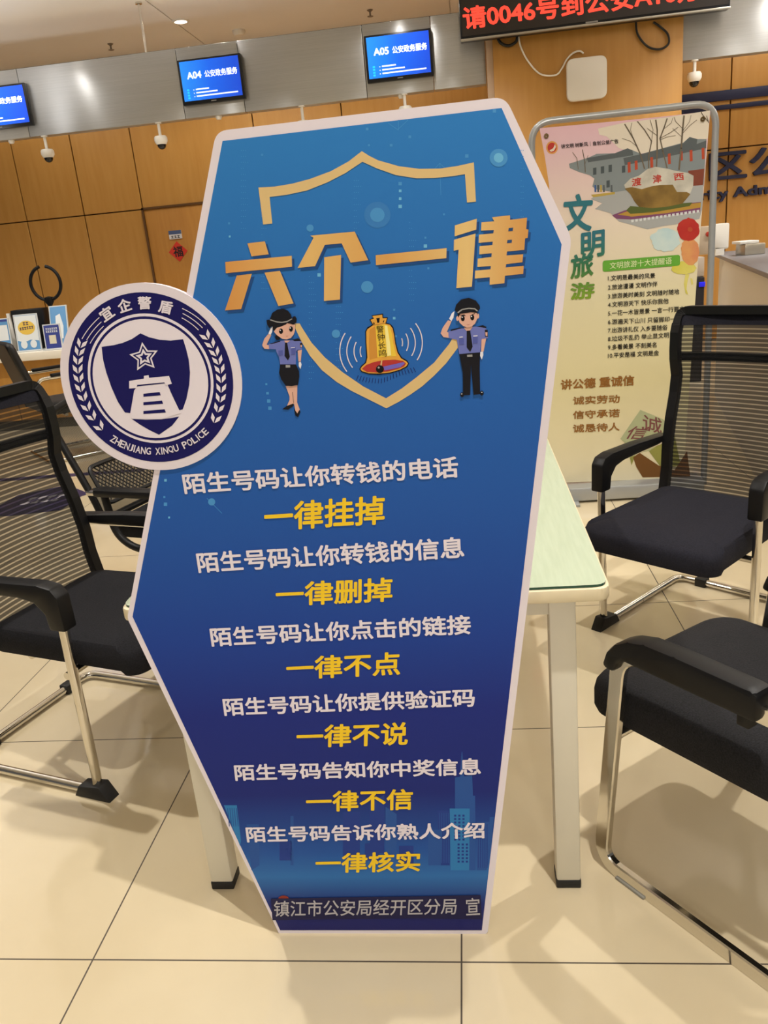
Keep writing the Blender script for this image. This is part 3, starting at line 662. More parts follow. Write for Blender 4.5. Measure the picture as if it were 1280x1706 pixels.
art(mb, BP, [(300, 440), (380, 385), (560, 355), (640, 375), (680, 430), (700, 520), (720, 660), (755, 800), (810, 885), (895, 935), (915, 965), (890, 1005), (790, 1058), (640, 1100), (480, 1118), (320, 1112), (215, 1080), (190, 1048), (215, 1010), (278, 955), (298, 870), (282, 640), (280, 480)], ORG, 0.0015, KB)
art(mb, BP, [(330, 450), (420, 395), (450, 870), (330, 905), (320, 660)], BO, 0.0017, KB)
art(mb, BP, [(420, 392), (560, 368), (640, 400), (672, 520), (690, 660), (740, 850), (600, 858), (450, 872)], BG, 0.0017, KB)
art(mb, BP, [(560, 385), (600, 385), (640, 640), (660, 840), (600, 850)], BH, 0.0019, KB)
art(mb, BP, [(215, 1045), (280, 985), (400, 940), (560, 912), (720, 905), (840, 925), (885, 965), (850, 1010), (760, 1045), (600, 1085), (440, 1100), (290, 1090)], BR_, 0.0019, KB)
art(mb, BP, [(540, 1010), (700, 975), (850, 940), (865, 965), (800, 1020), (560, 1070)], BV, 0.0021, KB)
art(mb, BP, [(510, 915), (525, 918), (515, 1000), (490, 1000)], GOLDP, 0.0022, KB); art(mb, BP, circ(488, 1048, 60), INK, 0.0024, KB); art(mb, BP, circ(470, 1025, 16), mat('grey_print', '#9a9a9a'), 0.0026, KB)
for q_ in ([(432, 275), (485, 268), (478, 340), (450, 345)], [(385, 335), (408, 345), (405, 372), (390, 368)], [(540, 312), (556, 305), (545, 338), (530, 338)]): art(mb, BP, q_, INK, 0.0017, KB)
for i in range(20):
    x = 160 + i * 44; yb = 1145 + 50 * math.sin(math.pi * min(1, i / 14)) - (max(0, i - 8) * 11); sl = (i - 9) * 3.5
    line(mb, BP, [(x, yb), (x + sl, yb + 70)], 8, NAVYP, 0.0012, KB)
bell = mb.build('printed_bell', t)
mb = MB()
for i, ch in enumerate('警钟长鸣'): spot(mb, ch, 490 + i * 14, 440 + i * 122, 112, 112, 5, INK, 0.0, 0.0022, KB)
mb.build('bell_lettering', bell)
mb = MB(); KC = (2.909, 420, 480)
for sgn, cx_, cy_, lst in ((-1, 600, 305, ((75, 26), (105, 34), (140, 40), (174, 40))), (1, 660, 265, ((70, 22), (98, 32), (132, 38), (166, 40)))):
    for rr, sp_ in lst:
        base = 180 if sgn < 0 else 0; off = 8 if sgn < 0 else 8
        line(mb, BP, [(cx_ + rr * math.cos(math.radians(base + off * 0.3 + a)), cy_ - rr * 0.95 * math.sin(math.radians(base + off * 0.3 + a))) for a in range(-sp_ + 6, sp_ - 4, 4)], 5, WHT, 0.0012, KC)
mb.build('sound_waves', t)
# two printed officers
SK = mat('print_skin', '#dcae9c', 0.5); SH = mat('print_shirt', '#6d77bd', 0.5); BK = mat('print_uniform', '#15151d', 0.5); GV = mat('print_glove', '#e8e8f2', 0.5)
def officer(parts, K, name):
    mb = MB()
    for i, (pts, m_) in enumerate(parts): art(mb, BP, pts, m_, 0.0016 + i * 0.00006, K)
    return mb.build(name, t)
KW = (8.12, 425, 500)
officer([([(418, 1160), (575, 1150), (572, 1380), (610, 1480), (590, 1570), (560, 1540), (530, 1400), (505, 1420), (430, 1440), (470, 1350), (470, 1300)], SK),
         ([(370, 1475), (430, 1430), (525, 1395), (520, 1430), (450, 1480)], BK), ([(528, 1460), (575, 1530), (605, 1480), (618, 1510), (585, 1582), (550, 1560)], BK), ([(524, 1390), (530, 1390), (512, 1240), (506, 1240)], INK),
         ([(100, 610), (130, 520), (185, 455), (225, 470), (160, 600), (200, 610), (195, 660), (130, 655)], SK), ([(185, 450), (215, 380), (245, 355), (235, 430), (215, 468)], GV),
         ([(580, 680), (638, 670), (622, 830), (592, 830)], SK), ([(595, 840), (622, 832), (634, 870), (618, 930), (595, 890)], GV),
         ([(190, 590), (330, 550), (400, 545), (480, 545), (600, 525), (640, 570), (640, 670), (580, 670), (560, 690), (555, 868), (345, 868), (330, 770), (290, 690), (290, 665), (195, 660)], SH),
         ([(195, 590), (340, 548), (350, 560), (230, 592)], BK), ([(500, 535), (590, 515), (632, 550), (540, 552)], BK), ([(612, 580), (640, 575), (645, 640), (615, 640)], BK), ([(618, 605), (640, 605), (638, 636), (620, 632)], SK),
         ([(400, 545), (480, 545), (440, 575), (415, 575)], SK), ([(410, 572), (438, 572), (475, 765), (450, 812), (405, 755)], BK),
         ([(320, 680), (382, 675), (384, 745), (325, 750)], mat('print_shirt_dark', '#555fa8', 0.5)), ([(492, 645), (555, 640), (552, 730), (496, 735)], mat('print_shirt_dark', '#555fa8', 0.5)), ([(490, 640), (545, 634), (545, 642), (490, 648)], GV),
         ([(345, 868), (560, 868), (600, 960), (605, 1030), (585, 1145), (500, 1160), (420, 1155), (360, 1070), (330, 980)], BK), ([(420, 876), (480, 876), (480, 908), (420, 910)], mat('grey_print', '#9a9a9a')),
         (circ(312, 500, 36, 40), BK), ([(250, 330), (545, 300), (548, 400), (530, 460), (490, 510), (430, 530), (370, 520), (300, 470), (265, 430)], SK), ([(240, 330), (545, 290), (540, 330), (440, 310), (420, 330), (340, 362), (300, 372), (262, 420), (250, 400)], BK),
         (circ(357, 418, 28, 36), INK), (circ(347, 405, 9), GV), (circ(492, 388, 26, 36), INK), (circ(482, 375, 9), GV), ([(415, 484), (440, 490), (462, 475), (440, 484)], mat('print_lip', '#a04038', 0.5)),
         ([(160, 270), (190, 262), (240, 275), (360, 300), (500, 260), (520, 220), (550, 215), (570, 250), (565, 300), (520, 330), (440, 300), (340, 310), (240, 345), (200, 375), (170, 330)], BK), ([(205, 260), (240, 170), (310, 125), (390, 115), (450, 140), (490, 190), (510, 255), (360, 300)], BK),
         ([(215, 258), (300, 285), (370, 292), (440, 280), (505, 245), (510, 256), (440, 296), (370, 307), (300, 300), (210, 270)], mat('grey_print', '#9a9a9a'))], KW, 'printed_officer_saluting')
KM = (8.53, 725, 480)
officer([([(80, 640), (110, 560), (185, 455), (235, 470), (170, 620), (200, 630), (195, 705), (120, 695)], SK), ([(200, 435), (240, 355), (278, 325), (262, 420), (235, 468)], GV), ([(662, 715), (728, 710), (690, 900), (655, 900)], SK), ([(645, 905), (684, 900), (686, 950), (665, 1015), (640, 960)], GV),
         ([(190, 610), (330, 580), (400, 570), (560, 545), (700, 545), (745, 600), (755, 710), (665, 720), (650, 800), (640, 920), (520, 940), (345, 940), (310, 730), (195, 710)], SH), ([(220, 590), (345, 560), (380, 568), (225, 610)], BK), ([(590, 545), (680, 525), (735, 552), (720, 565)], BK), ([(708, 590), (748, 590), (752, 690), (712, 690)], BK), ([(714, 625), (746, 625), (744, 680), (720, 675)], SK),
         ([(410, 560), (540, 545), (490, 610), (450, 610)], SK), ([(450, 605), (500, 600), (535, 830), (500, 905), (450, 840)], BK), ([(340, 720), (412, 715), (412, 800), (345, 803)], mat('print_shirt_dark', '#555fa8', 0.5)), ([(538, 690), (608, 680), (606, 780), (540, 782)], mat('print_shirt_dark', '#555fa8', 0.5)), ([(545, 672), (605, 668), (605, 682), (545, 686)], GV), ([(345, 690), (395, 685), (395, 697), (345, 702)], GV),
         ([(345, 935), (640, 910), (635, 1150), (640, 1440), (640, 1500), (548, 1515), (512, 1080), (500, 1515), (400, 1520), (395, 1200)], BK), (circ(385, 1512, 28, 34), BK), (circ(665, 1490, 28, 34), BK), (circ(380, 1500, 8), GV), (circ(665, 1478, 8), GV), ([(455, 945), (530, 940), (532, 972), (458, 976)], mat('grey_print', '#9a9a9a')),
         (circ(320, 430, 18, 35), SK), (circ(612, 395, 16, 35), SK), ([(330, 350), (600, 330), (605, 420), (570, 500), (520, 545), (460, 560), (400, 535), (350, 490), (330, 430)], SK), ([(320, 360), (600, 320), (605, 390), (590, 350), (480, 340), (360, 365), (330, 420)], BK),
         (circ(395, 428, 28, 40), INK), (circ(388, 412, 9), GV), (circ(530, 415, 28, 40), INK), (circ(520, 400, 9), GV), ([(345, 380), (420, 375), (440, 392), (370, 388)], BK), ([(490, 392), (570, 350), (570, 362), (500, 392)], BK), ([(440, 515), (470, 522), (505, 508), (470, 516)], mat('print_lip', '#a04038', 0.5)),
         ([(280, 310), (300, 235), (370, 160), (480, 135), (580, 175), (635, 250), (640, 290), (610, 330), (480, 345), (330, 368)], BK), ([(318, 340), (380, 295), (480, 278), (570, 285), (608, 318), (600, 332), (560, 300), (480, 293), (390, 310), (330, 355)], mat('grey_print', '#9a9a9a'))], KM, 'printed_officer_standing')

# ================================================================== TABLE
tb = thing('office_table', 'cream office table with green glass top standing behind the sign board', 'table', (-0.245, 2.05, 0))
TX0, TX1, TY0, TY1 = -0.728, 0.240, 1.425, 3.02
GRN = noise_mix('pale_green_top', '#a9b69e', '#b3bfa8', scale=(40, 3, 1), ns=3, rough=0.3)
mb = MB(); o_ = fillet_closed([(TX0, TY0, 0.715), (TX1, TY0, 0.715), (TX1, TY1, 0.715), (TX0, TY1, 0.715)], 0.03); mb.prism(o_, (0, 0, 0.028), mat('cream_edge', '#dccfae', 0.45), bev=0.005); mb.build('tabletop', tb)
mb = MB(); o_ = fillet_closed([(TX0 + 0.006, TY0 + 0.006, 0.7432), (TX1 - 0.006, TY0 + 0.006, 0.7432), (TX1 - 0.006, TY1 - 0.006, 0.7432), (TX0 + 0.006, TY1 - 0.006, 0.7432)], 0.028); mb.prism(o_, (0, 0, 0.005), mat('glass_edge', '#1f4a3c', 0.1))
o2 = [Vector((p.x, p.y, 0.7484)) for p in o_]; mb.poly(o2, GRN); g_ = mb.build('glass_sheet', tb); g_['label'] = 'pale green glass sheet'
LX = (TX0 + 0.062, TX1 - 0.113); LYs = (TY0 + 0.045, TY1 - 0.10)
for x in LX:
    for y in LYs:
        mb = MB(); mb.box((x, y, 0.02), (x + 0.052, y + 0.052, 0.715), CREAM, bev=0.004); lg = mb.build('leg', tb)
        mb = MB(); mb.box((x - 0.001, y - 0.001, 0.0), (x + 0.053, y + 0.053, 0.021), RUBBER, bev=0.003); mb.build('foot_cap', lg)
mb = MB()
for y in LYs: mb.box((LX[0] + 0.05, y + 0.008, 0.668), (LX[1] + 0.003, y + 0.044, 0.716), CREAM)
for x in LX: mb.box((x + 0.008, LYs[0] + 0.05, 0.668), (x + 0.044, LYs[1] + 0.003, 0.716), CREAM)
mb.build('apron', tb)

# ================================================================== CHAIRS
def place(x, y, Fd): return Matrix.Translation(Vector((x, y, 0))) @ Matrix.Rotation(math.atan2(-Fd[0], Fd[1]), 4, 'Z')
BACK = [(-0.335, 0.43), (-0.352, 0.52), (-0.355, 0.60), (-0.374, 0.70), (-0.400, 0.79), (-0.410, 0.85), (-0.395, 0.92), (-0.398, 1.00), (-0.418, 1.055), (-0.435, 1.075)]
def bprof(z):
    for (y0, z0_), (y1, z1_) in zip(BACK[:-1], BACK[1:]):
        if z <= z1_: return y0 + (y1 - y0) * (z - z0_) / (z1_ - z0_)
    return BACK[-1][0]
def make_mesh_chair(M, label, seat_mat):
    t = thing('mesh_visitor_chair', label, 'chair', mtx=M, group='black mesh visitor chairs with chrome sled frames')
    L = 0.27; az = 0.612; hw = 0.232
    path = fillet([(-L, -0.37, az), (-L, 0.01, az), (-L, 0.0, 0.016), (-L, -0.525, 0.016), (L, -0.525, 0.016), (L, 0.0, 0.016), (L, 0.01, az), (L, -0.37, az)], 0.05)
    fr = MB(); fr.tube([M @ p for p in path], 0.0135, CHROME, seg=14); fr.build('sled_frame', t)
    W = lambda p: M @ Vector(p)
    mb = MB()
    for y in (-0.02, -0.22): mb.tube([W((-(L if y > -0.1 else 0.2), y, 0.376)), W(((L if y > -0.1 else 0.2), y, 0.376))], 0.011, CHROME)
    mb.build('seat_support', t)
    for sx in (-1, 1):
        x = sx * L
        mb = MB(); pr = [(-0.40, az + 0.002), (-0.40, az + 0.024), (-0.2, az + 0.034), (-0.03, az + 0.036), (0.015, az + 0.028), (0.034, az + 0.004), (0.036, az - 0.09), (-0.016, az - 0.09), (-0.022, az - 0.045), (-0.05, az - 0.016), (-0.1, az - 0.006)]
        mb.prism([W((x - 0.023, a, b)) for a, b in pr], (M.to_3x3() @ Vector((0.046, 0, 0))), BLACKP, bev=0.006); mb.build('armrest', t)
        mb = MB(); pr = [(0.05, 0.0), (-0.075, 0.0), (-0.055, 0.035), (-0.01, 0.04), (0.02, 0.045), (0.03, 0.03)]
        mb.prism([W((x - 0.021, a, b)) for a, b in pr], (M.to_3x3() @ Vector((0.042, 0, 0))), RUBBER, bev=0.003); mb.build('foot', t)
        mb = MB(); mb.box((sx * 0.17 - 0.022, -0.525 - 0.019, 0.0), (sx * 0.17 + 0.022, -0.525 + 0.019, 0.034), RUBBER, bev=0.004, mtx=M); mb.build('glide_clip', t)
    # seat: crowned cushion
    mb = MB(); pts = fillet_closed([(-0.24, 0.20, 0), (0.24, 0.20, 0), (0.228, -0.345, 0), (-0.228, -0.345, 0)], [0.06, 0.06, 0.05, 0.05], 8)
    cen = Vector((0, -0.06, 0)); rings = [(0.90, 0.385), (0.98, 0.392), (1.0, 0.41), (1.0, 0.436), (0.985, 0.452), (0.95, 0.461), (0.75, 0.466), (0.4, 0.462)]
    vs = []; n = len(pts)
    for s_, z in rings: vs += [W(Vector((cen.x + (p.x - cen.x) * s_, cen.y + (p.y - cen.y) * s_, z - (0.012 if (p.y - cen.y) * s_ > 0.2 else 0)))) for p in pts]
    fs = [[i * n + k, i * n + (k + 1) % n, (i + 1) * n + (k + 1) % n, (i + 1) * n + k] for i in range(len(rings) - 1) for k in range(n)]
    fs += [list(range(n))[::-1], [(len(rings) - 1) * n + k for k in range(n)]]
    mb.add(vs, fs, seat_mat, True); mb.build('seat', t)
    # back: frame, mesh, head bar
    def bp(u, v):
        z = 0.43 + (1.07 - 0.43) * v; return Vector((hw * u, bprof(z) + 0.0 - 0.03 * (1 - u * u) + 0.03 * 0, z))
    side = [(bprof(z), z) for z in [0.43 + 0.03 * k for k in range(21)]]
    bf = MB()
    for sx in (-1, 1): bf.sweep([W((sx * hw, a, b)) for a, b in side], [(0.016, -0.013), (0.016, 0.013), (-0.016, 0.013), (-0.016, -0.013)], BLACKP, smooth=False, upv=M.to_3x3() @ Vector((1, 0, 0)))
    top = fillet([(-hw, bprof(1.02), 1.02), (-hw, bprof(1.075), 1.075), (hw, bprof(1.075), 1.075), (hw, bprof(1.02), 1.02)], 0.05)
    bf.sweep([W(p) for p in top], [(0.014, -0.014), (0.014, 0.014), (-0.014, 0.014), (-0.014, -0.014)], BLACKP, smooth=False, upv=M.to_3x3() @ Vector((0, 1, 0)))
    bf.sweep([W((-hw, bprof(0.43), 0.43)), W((hw, bprof(0.43), 0.43))], [(0.012, -0.012), (0.012, 0.012), (-0.012, 0.012), (-0.012, -0.012)], BLACKP, smooth=False, upv=(0, 0, 1))
    bf.build('back_frame', t)
    mb = MB(); mb.grid(lambda a, b: W(bp(a * 2 - 1, b)), 10, 30, MESH); mb.build('backrest_mesh', t)
    mb = MB(); mb.grid(lambda a, b: W(bp(a * 2 - 1, 0.93 + b * 0.075) + Vector((0, 0.004, 0))), 10, 4, FABRIC_NAVY); mb.build('top_band', t)
    mb = MB(); mb.sweep([W((x, bprof(0.90) - 0.022 - 0.025 * (1 - (x / hw) ** 2), 0.915)) for x in [-hw + hw * k / 5 for k in range(11)]], [(0.014, -0.008), (0.014, 0.008), (-0.014, 0.008), (-0.014, -0.008)], BLACKP, smooth=False, upv=(0, 0, 1)); mb.build('head_bar', t)
    return t
FR = Vector((-0.68, -0.733)).normalized()
make_mesh_chair(place(0.628, 2.545, FR), 'black mesh chair with chrome sled frame standing between table and poster, facing forward', FABRIC_NAVY)
FL = Vector((0.955, -0.297)).normalized(); LL = Vector((-FL.y, FL.x))
c_ = Vector((-1.108, 1.838)) + LL * 0.255 + FL * 0.02
make_mesh_chair(place(c_.x, c_.y, FL), 'black mesh chair with chrome sled frame left of the sign board, pushed towards the table', FABRIC)

# chair with square chrome tube, right foreground
FB = Vector((-0.62, 0.785)).normalized(); LB = Vector((FB.y, -FB.x))
cb_ = Vector((0.236, 1.544)) + LB * 0.27 - FB * 0.0
M = place(cb_.x, cb_.y, FB); W = lambda p: M @ Vector(p); M3 = M.to_3x3()
t = thing('flat_tube_chair', 'black padded chair with flat chrome side frames in the right foreground', 'chair', mtx=M)
hx = 0.27; az = 0.572
def flat(path, w, h, m_, up_): 
    mb = MB(); k = 0.003
    mb.sweep([W(p) for p in path], [(h / 2, -w / 2 + k), (h / 2, w / 2 - k), (h / 2 - k, w / 2), (-h / 2 + k, w / 2), (-h / 2, w / 2 - k), (-h / 2, -w / 2 + k), (-h / 2 + k, -w / 2), (h / 2 - k, -w / 2)], m_, smooth=False, upv=M3 @ Vector(up_)); return mb
for sx in (-1, 1):
    x = sx * hx
    p_ = fillet([(x, -0.56, az), (x, -0.055, az), (x, 0.0, 0.016), (x, -0.62, 0.016)], 0.06, 8)
    mb = flat(p_, 0.036, 0.018, CHROME, (1, 0, 0)); sf = mb.build('side_frame', t)
    mb = MB(); mb.box((x - 0.013, -0.13, 0.0), (x + 0.013, -0.05, 0.007), mat('grey_plastic', '#8a8880', 0.5), bev=0.002, mtx=M); mb.build('glide', sf)
    pr = [(-0.37, az - 0.010), (-0.37, az + 0.044), (-0.355, az + 0.05), (-0.2, az + 0.052), (-0.13, az + 0.05), (-0.09, az + 0.04), (-0.058, az + 0.022), (-0.036, az - 0.004), (-0.024, az - 0.04), (-0.054, az - 0.046), (-0.066, az - 0.02), (-0.080, az - 0.010), (-0.10, az - 0.010), (-0.14, az - 0.010)]
    mb = MB(); mb.prism([W((x - 0.026, a, b)) for a, b in pr], M3 @ Vector((0.052, 0, 0)), BLACKP, bev=0.01)
    mb.box((x - 0.02, -0.355, az - 0.03), (x + 0.02, -0.33, az + 0.02), BLACKP, bev=0.003, mtx=M); mb.build('armrest', t)
mb = MB(); mb.tube([W((-hx, -0.62, 0.016)), W((hx, -0.62, 0.016))], 0.012, CHROME); mb.build('rear_bar', t); mb = MB(); mb.tube([W((-hx, -0.03, 0.352)), W((hx, -0.03, 0.352))], 0.011, CHROME)
mb.build('seat_bar', t)
WEAVE = noise_mix('woven_black_fabric', '#0c0c0e', '#232327', ns=320, rough=0.85, spec=0.3, bump=0.8)
def cushion(mb, hwf, hwb, yf, yb, z0, z1, rad, m_, fr_drop=0.0):
    pts = fillet_closed([(-hwf, yf, 0), (hwf, yf, 0), (hwb, yb, 0), (-hwb, yb, 0)], rad, 8); cen = Vector((0, (yf + yb) / 2, 0)); d = z1 - z0
    rings = [(0.90, z0), (0.975, z0 + 0.08 * d), (1.0, z0 + 0.25 * d), (1.0, z0 + 0.62 * d), (0.985, z0 + 0.8 * d), (0.95, z0 + 0.92 * d), (0.88, z0 + 0.98 * d), (0.6, z1), (0.3, z1 - 0.03 * d)]
    vs = []; n = len(pts)
    for s_, z in rings: vs += [W(Vector(((p.x) * s_, cen.y + (p.y - cen.y) * s_, z - fr_drop * max(0.0, (p.y - cen.y) * s_ / abs(yf - cen.y)) ** 3))) for p in pts]
    fs = [[i * n + k, i * n + (k + 1) % n, (i + 1) * n + (k + 1) % n, (i + 1) * n + k] for i in range(len(rings) - 1) for k in range(n)]
    fs += [list(range(n))[::-1], [(len(rings) - 1) * n + k for k in range(n)]]; mb.add(vs, fs, m_, True)
mb = MB(); cushion(mb, 0.235, 0.235, 0.085, -0.43, 0.36, 0.465, 0.07, WEAVE, 0.02); mb.build('seat', t)
mb = MB(); mb.grid(lambda a, b: W((0.22 * (a * 2 - 1), -0.475 - 0.08 * b - 0.02 * (1 - (a * 2 - 1) ** 2), 0.46 + 0.5 * b)), 10, 12, FABRIC); mb.grid(lambda a, b: W((0.22 * (a * 2 - 1), -0.505 - 0.08 * b - 0.02 * (1 - (a * 2 - 1) ** 2), 0.46 + 0.5 * b)), 10, 12, FABRIC); mb.build('backrest', t)
mb = MB()
for sx in (-1, 1): mb.tube([W((sx * 0.21, -0.40, 0.36)), W((sx * 0.21, -0.485, 0.46)), W((sx * 0.21, -0.5255, 0.97))], 0.012, BLACKP)
mb.build('back_posts', t)

# task chair behind the left chair
FC = Vector((0.955, -0.297)).normalized()
M = place(-1.165, 3.05, FC); W = lambda p: M @ Vector(p); M3 = M.to_3x3()
t = thing('task_chair', 'black mesh office chair with loop arms behind the left sled chair and round emblem', 'chair', mtx=M)
mb = MB()
for k in range(5):
    a = math.radians(72 * k + 18); d = Vector((math.cos(a), math.sin(a), 0))
    mb.sweep([W(d * 0.03 + Vector((0, 0, 0.11))), W(d * 0.26 + Vector((0, 0, 0.075)))], [(0.018, -0.02), (0.018, 0.02), (-0.018, 0.02), (-0.018, -0.02)], BLACKP, smooth=False, upv=(0, 0, 1))
mb.build('star_base', t)
for k in range(5):
    a = math.radians(72 * k + 18); c2 = W((0.26 * math.cos(a), 0.26 * math.sin(a), 0.03)); 
    mb = MB(); mb.lathe([(0, -0.02), (0.024, -0.02), (0.03, -0.01), (0.03, 0.01), (0.024, 0.02), (0, 0.02)], c2, RUBBER, 16, Matrix.Rotation(math.pi / 2, 3, 'Y')); mb.tube([c2, c2 + Vector((0, 0, 0.045))], 0.008, BLACKP); mb.build('caster', t)
mb = MB(); mb.tube([W((0, 0, 0.1)), W((0, 0, 0.39))], 0.025, BLACKP); mb.build('gas_column', t)
mb = MB(); cushion(mb, 0.235, 0.22, 0.24, -0.23, 0.385, 0.46, 0.06, FABRIC); mb.build('seat', t)
ps = [(-0.245, 0.46), (-0.275, 0.55), (-0.33, 0.67), (-0.40, 0.82), (-0.44, 0.90)]
def cp(v):
    v = v * (len(ps) - 1); i = min(int(v), len(ps) - 2); f_ = v - i; return (ps[i][0] * (1 - f_) + ps[i + 1][0] * f_, ps[i][1] * (1 - f_) + ps[i + 1][1] * f_)
mb = MB(); loop = [(-0.225, a, b) for a, b in ps[:-1]] + [(-0.19, -0.435, 0.885), (0, -0.455, 0.92), (0.19, -0.435, 0.885)] + [(0.225, a, b) for a, b in ps[:-1][::-1]]
mb.tube([W(p) for p in fillet(loop, 0.06)], 0.014, BLACKP, seg=10); mb.tube([W((-0.225, ps[0][0], ps[0][1])), W((0.225, ps[0][0], ps[0][1]))], 0.014, BLACKP); mb.build('back_frame', t)
mb = MB(); mb.grid(lambda a, b: W(((a * 2 - 1) * (0.225 if b < 0.85 else 0.215), cp(b * 0.96)[0] - 0.03 * (1 - (a * 2 - 1) ** 2), cp(b * 0.96)[1] + (0.03 * (1 - (a * 2 - 1) ** 2) if b > 0.85 else 0))), 10, 14, MESH2); mb.build('backrest_mesh', t)
LAT = mat('lattice_black', '#0e0e10', 0.5)
mb = MB()
for i in range(-9, 19):
    for sg in (1, -1):
        pts = []
        for k in range(13):
            z = 0.53 + 0.13 * k / 12; x = -0.2 + i * 0.022 + sg * (k / 12 - 0.5) * 0.13
            if abs(x) <= 0.2: pts.append(W((x, -0.235 - (z - 0.53) * 0.45, z)))
        if len(pts) > 1: mb.tube(pts, 0.0028, LAT, seg=5)
mb.tube([W(p) for p in fillet([(-0.2, -0.23, 0.52), (0.2, -0.23, 0.52), (0.2, -0.295, 0.665), (-0.2, -0.295, 0.665), (-0.2, -0.23, 0.52)], 0.03)], 0.009, LAT, seg=8)
lm = mb.build('lumbar_pad', t); lm['label'] = 'black diamond lattice lumbar pad'
for sx in (-1, 1):
    x = sx * 0.275
    mb = MB(); mb.tube([W(p) for p in fillet([(x, -0.17, 0.585), (x, -0.15, 0.42), (x, -0.05, 0.36), (x, 0.09, 0.40), (x, 0.13, 0.585)], 0.06)], 0.015, BLACKP, seg=10); mb.tube([W((x, -0.03, 0.37)), W((sx * 0.1, -0.02, 0.375))], 0.014, BLACKP); mb.build('arm_loop', t)
    mb = MB(); mb.box((x - 0.03, -0.2, 0.58), (x + 0.03, 0.15, 0.61), BLACKP, bev=0.01, mtx=M); mb.box((x - 0.025, -0.235, 0.585), (x + 0.025, -0.195, 0.603), CHROME, bev=0.003, mtx=M); mb.build('armrest', t)

# dark chair in front of the counter
FD = Vector((0.75, 0.66)).normalized()
LEATHER = mat('black_leather', '#121214', 0.5)
q = atY(20, 690, 6.2); M = place(q.x + 0.47, 6.25, FD); W = lambda p: M @ Vector(p); M3 = M.to_3x3()
t = thing('leather_visitor_chair', 'black leather chair with chrome arms in front of the counter at the left photo edge', 'chair', mtx=M)
mb = MB(); mb.grid(lambda a, b: W(((a * 2 - 1) * (0.26 - 0.03 * b), -0.22 - 0.14 * b, 0.40 + 0.53 * b)), 8, 10, LEATHER); mb.grid(lambda a, b: W(((a * 2 - 1) * (0.26 - 0.03 * b), -0.27 - 0.15 * b, 0.40 + 0.53 * b)), 8, 10, LEATHER)
lp = [(-0.26, -0.245, 0.40), (-0.235, -0.385, 0.92), (0.235, -0.385, 0.92), (0.26, -0.245, 0.40)]
mb.tube([W(p) for p in fillet(lp, 0.05)], 0.028, LEATHER, seg=10); mb.build('backrest', t)
mb = MB(); cushion(mb, 0.25, 0.24, 0.26, -0.23, 0.36, 0.46, 0.08, LEATHER); mb.build('seat', t)
for sx in (-1, 1):
    x = sx * 0.29
    mb = MB(); mb.tube([W(p) for p in fillet([(x, -0.28, 0.50), (x, -0.26, 0.655), (x, 0.2, 0.655), (x, 0.24, 0.016), (x, -0.3, 0.016)], 0.06)], 0.014, CHROME, seg=10); mb.build('side_frame', t)
    mb = MB(); mb.box((x - 0.022, -0.16, 0.66), (x + 0.022, 0.16, 0.685), BLACKP, bev=0.008, mtx=M); mb.build('armrest', t)
for y, z in ((-0.3, 0.016), (0.2, 0.36), (-0.1, 0.36)):
    mb = MB(); mb.tube([W((-0.29, y, z)), W((0.29, y, z))], 0.012, CHROME); mb.build('cross_bar', t)

# ================================================================== COUNTER AT LEFT
CY = 7.25
zt = atY(60, 586, CY).z; zb2 = atY(60, 600, CY).z
t = thing('service_counter', 'long wooden service counter with white worktop along the left', 'counter', (-4.0, CY + 0.35, 0))
mb = MB(); mb.box((-7, CY - 0.02, zb2), (-1.2, CY + 0.75, zt), mat('counter_white', '#e6dfd0', 0.3), bev=0.008); mb.build('worktop', t)
mb = MB(); xx = -7.0
while xx < -1.3: mb.box((xx + 0.004, CY + 0.08, 0.10), (min(xx + 0.9, -1.25) - 0.004, CY + 0.72, zb2), WOOD); xx += 0.9
mb.box((-7, CY + 0.12, 0.0), (-1.25, CY + 0.7, 0.12), mat('kick_dark', '#5a5444', 0.6)); mb.build('front_panel', t)
def stand(px0, px1, pyt, pyb, y, label, name, face, lean=0.1, extra=None, cat='leaflet stand'):
    """upright leaflet holder: base, leaning sheet"""
    a = atY(px0, pyb, y); b = atY(px1, pyb, y); tz = atY((px0 + px1) / 2, pyt, y).z
    t = thing(name, label, cat, ((a.x + b.x) / 2, y, zt))
    z0_ = zt; h_ = tz - zt
    P = Plane((a.x, y, z0_ + 0.004), (1, 0, 0), (0, lean, 1)); w_ = b.x - a.x
    mb = MB(); mb.prism([P.w(c) for c in ((0, 0), (w_, 0), (w_, h_), (0, h_))], -P.n * 0.012, mat('acrylic_edge', '#cfd2d2', 0.15)); mb.build('holder', t)
    mb = MB(); mb.box((a.x - 0.005, y - 0.05, z0_), (b.x + 0.005, y + 0.08, z0_ + 0.012), mat('acrylic_edge', '#cfd2d2', 0.15), bev=0.003); mb.build('base', t)
    mb = MB(); mb.poly([P.w(c, 0.001) for c in ((0.01, 0.01), (w_ - 0.01, 0.01), (w_ - 0.01, h_ - 0.01), (0.01, h_ - 0.01))], face)
    if extra: extra(mb, P, w_, h_)
    mb.build('leaflet', t); return t
LB_ = mat('leaflet_blue', '#5d95c8', 0.5); LW_ = mat('leaflet_white', '#dfe4e6', 0.5); LN_ = mat('leaflet_navy', '#34408c', 0.5); LYE = mat('leaflet_yellow', '#e0bc50', 0.5)
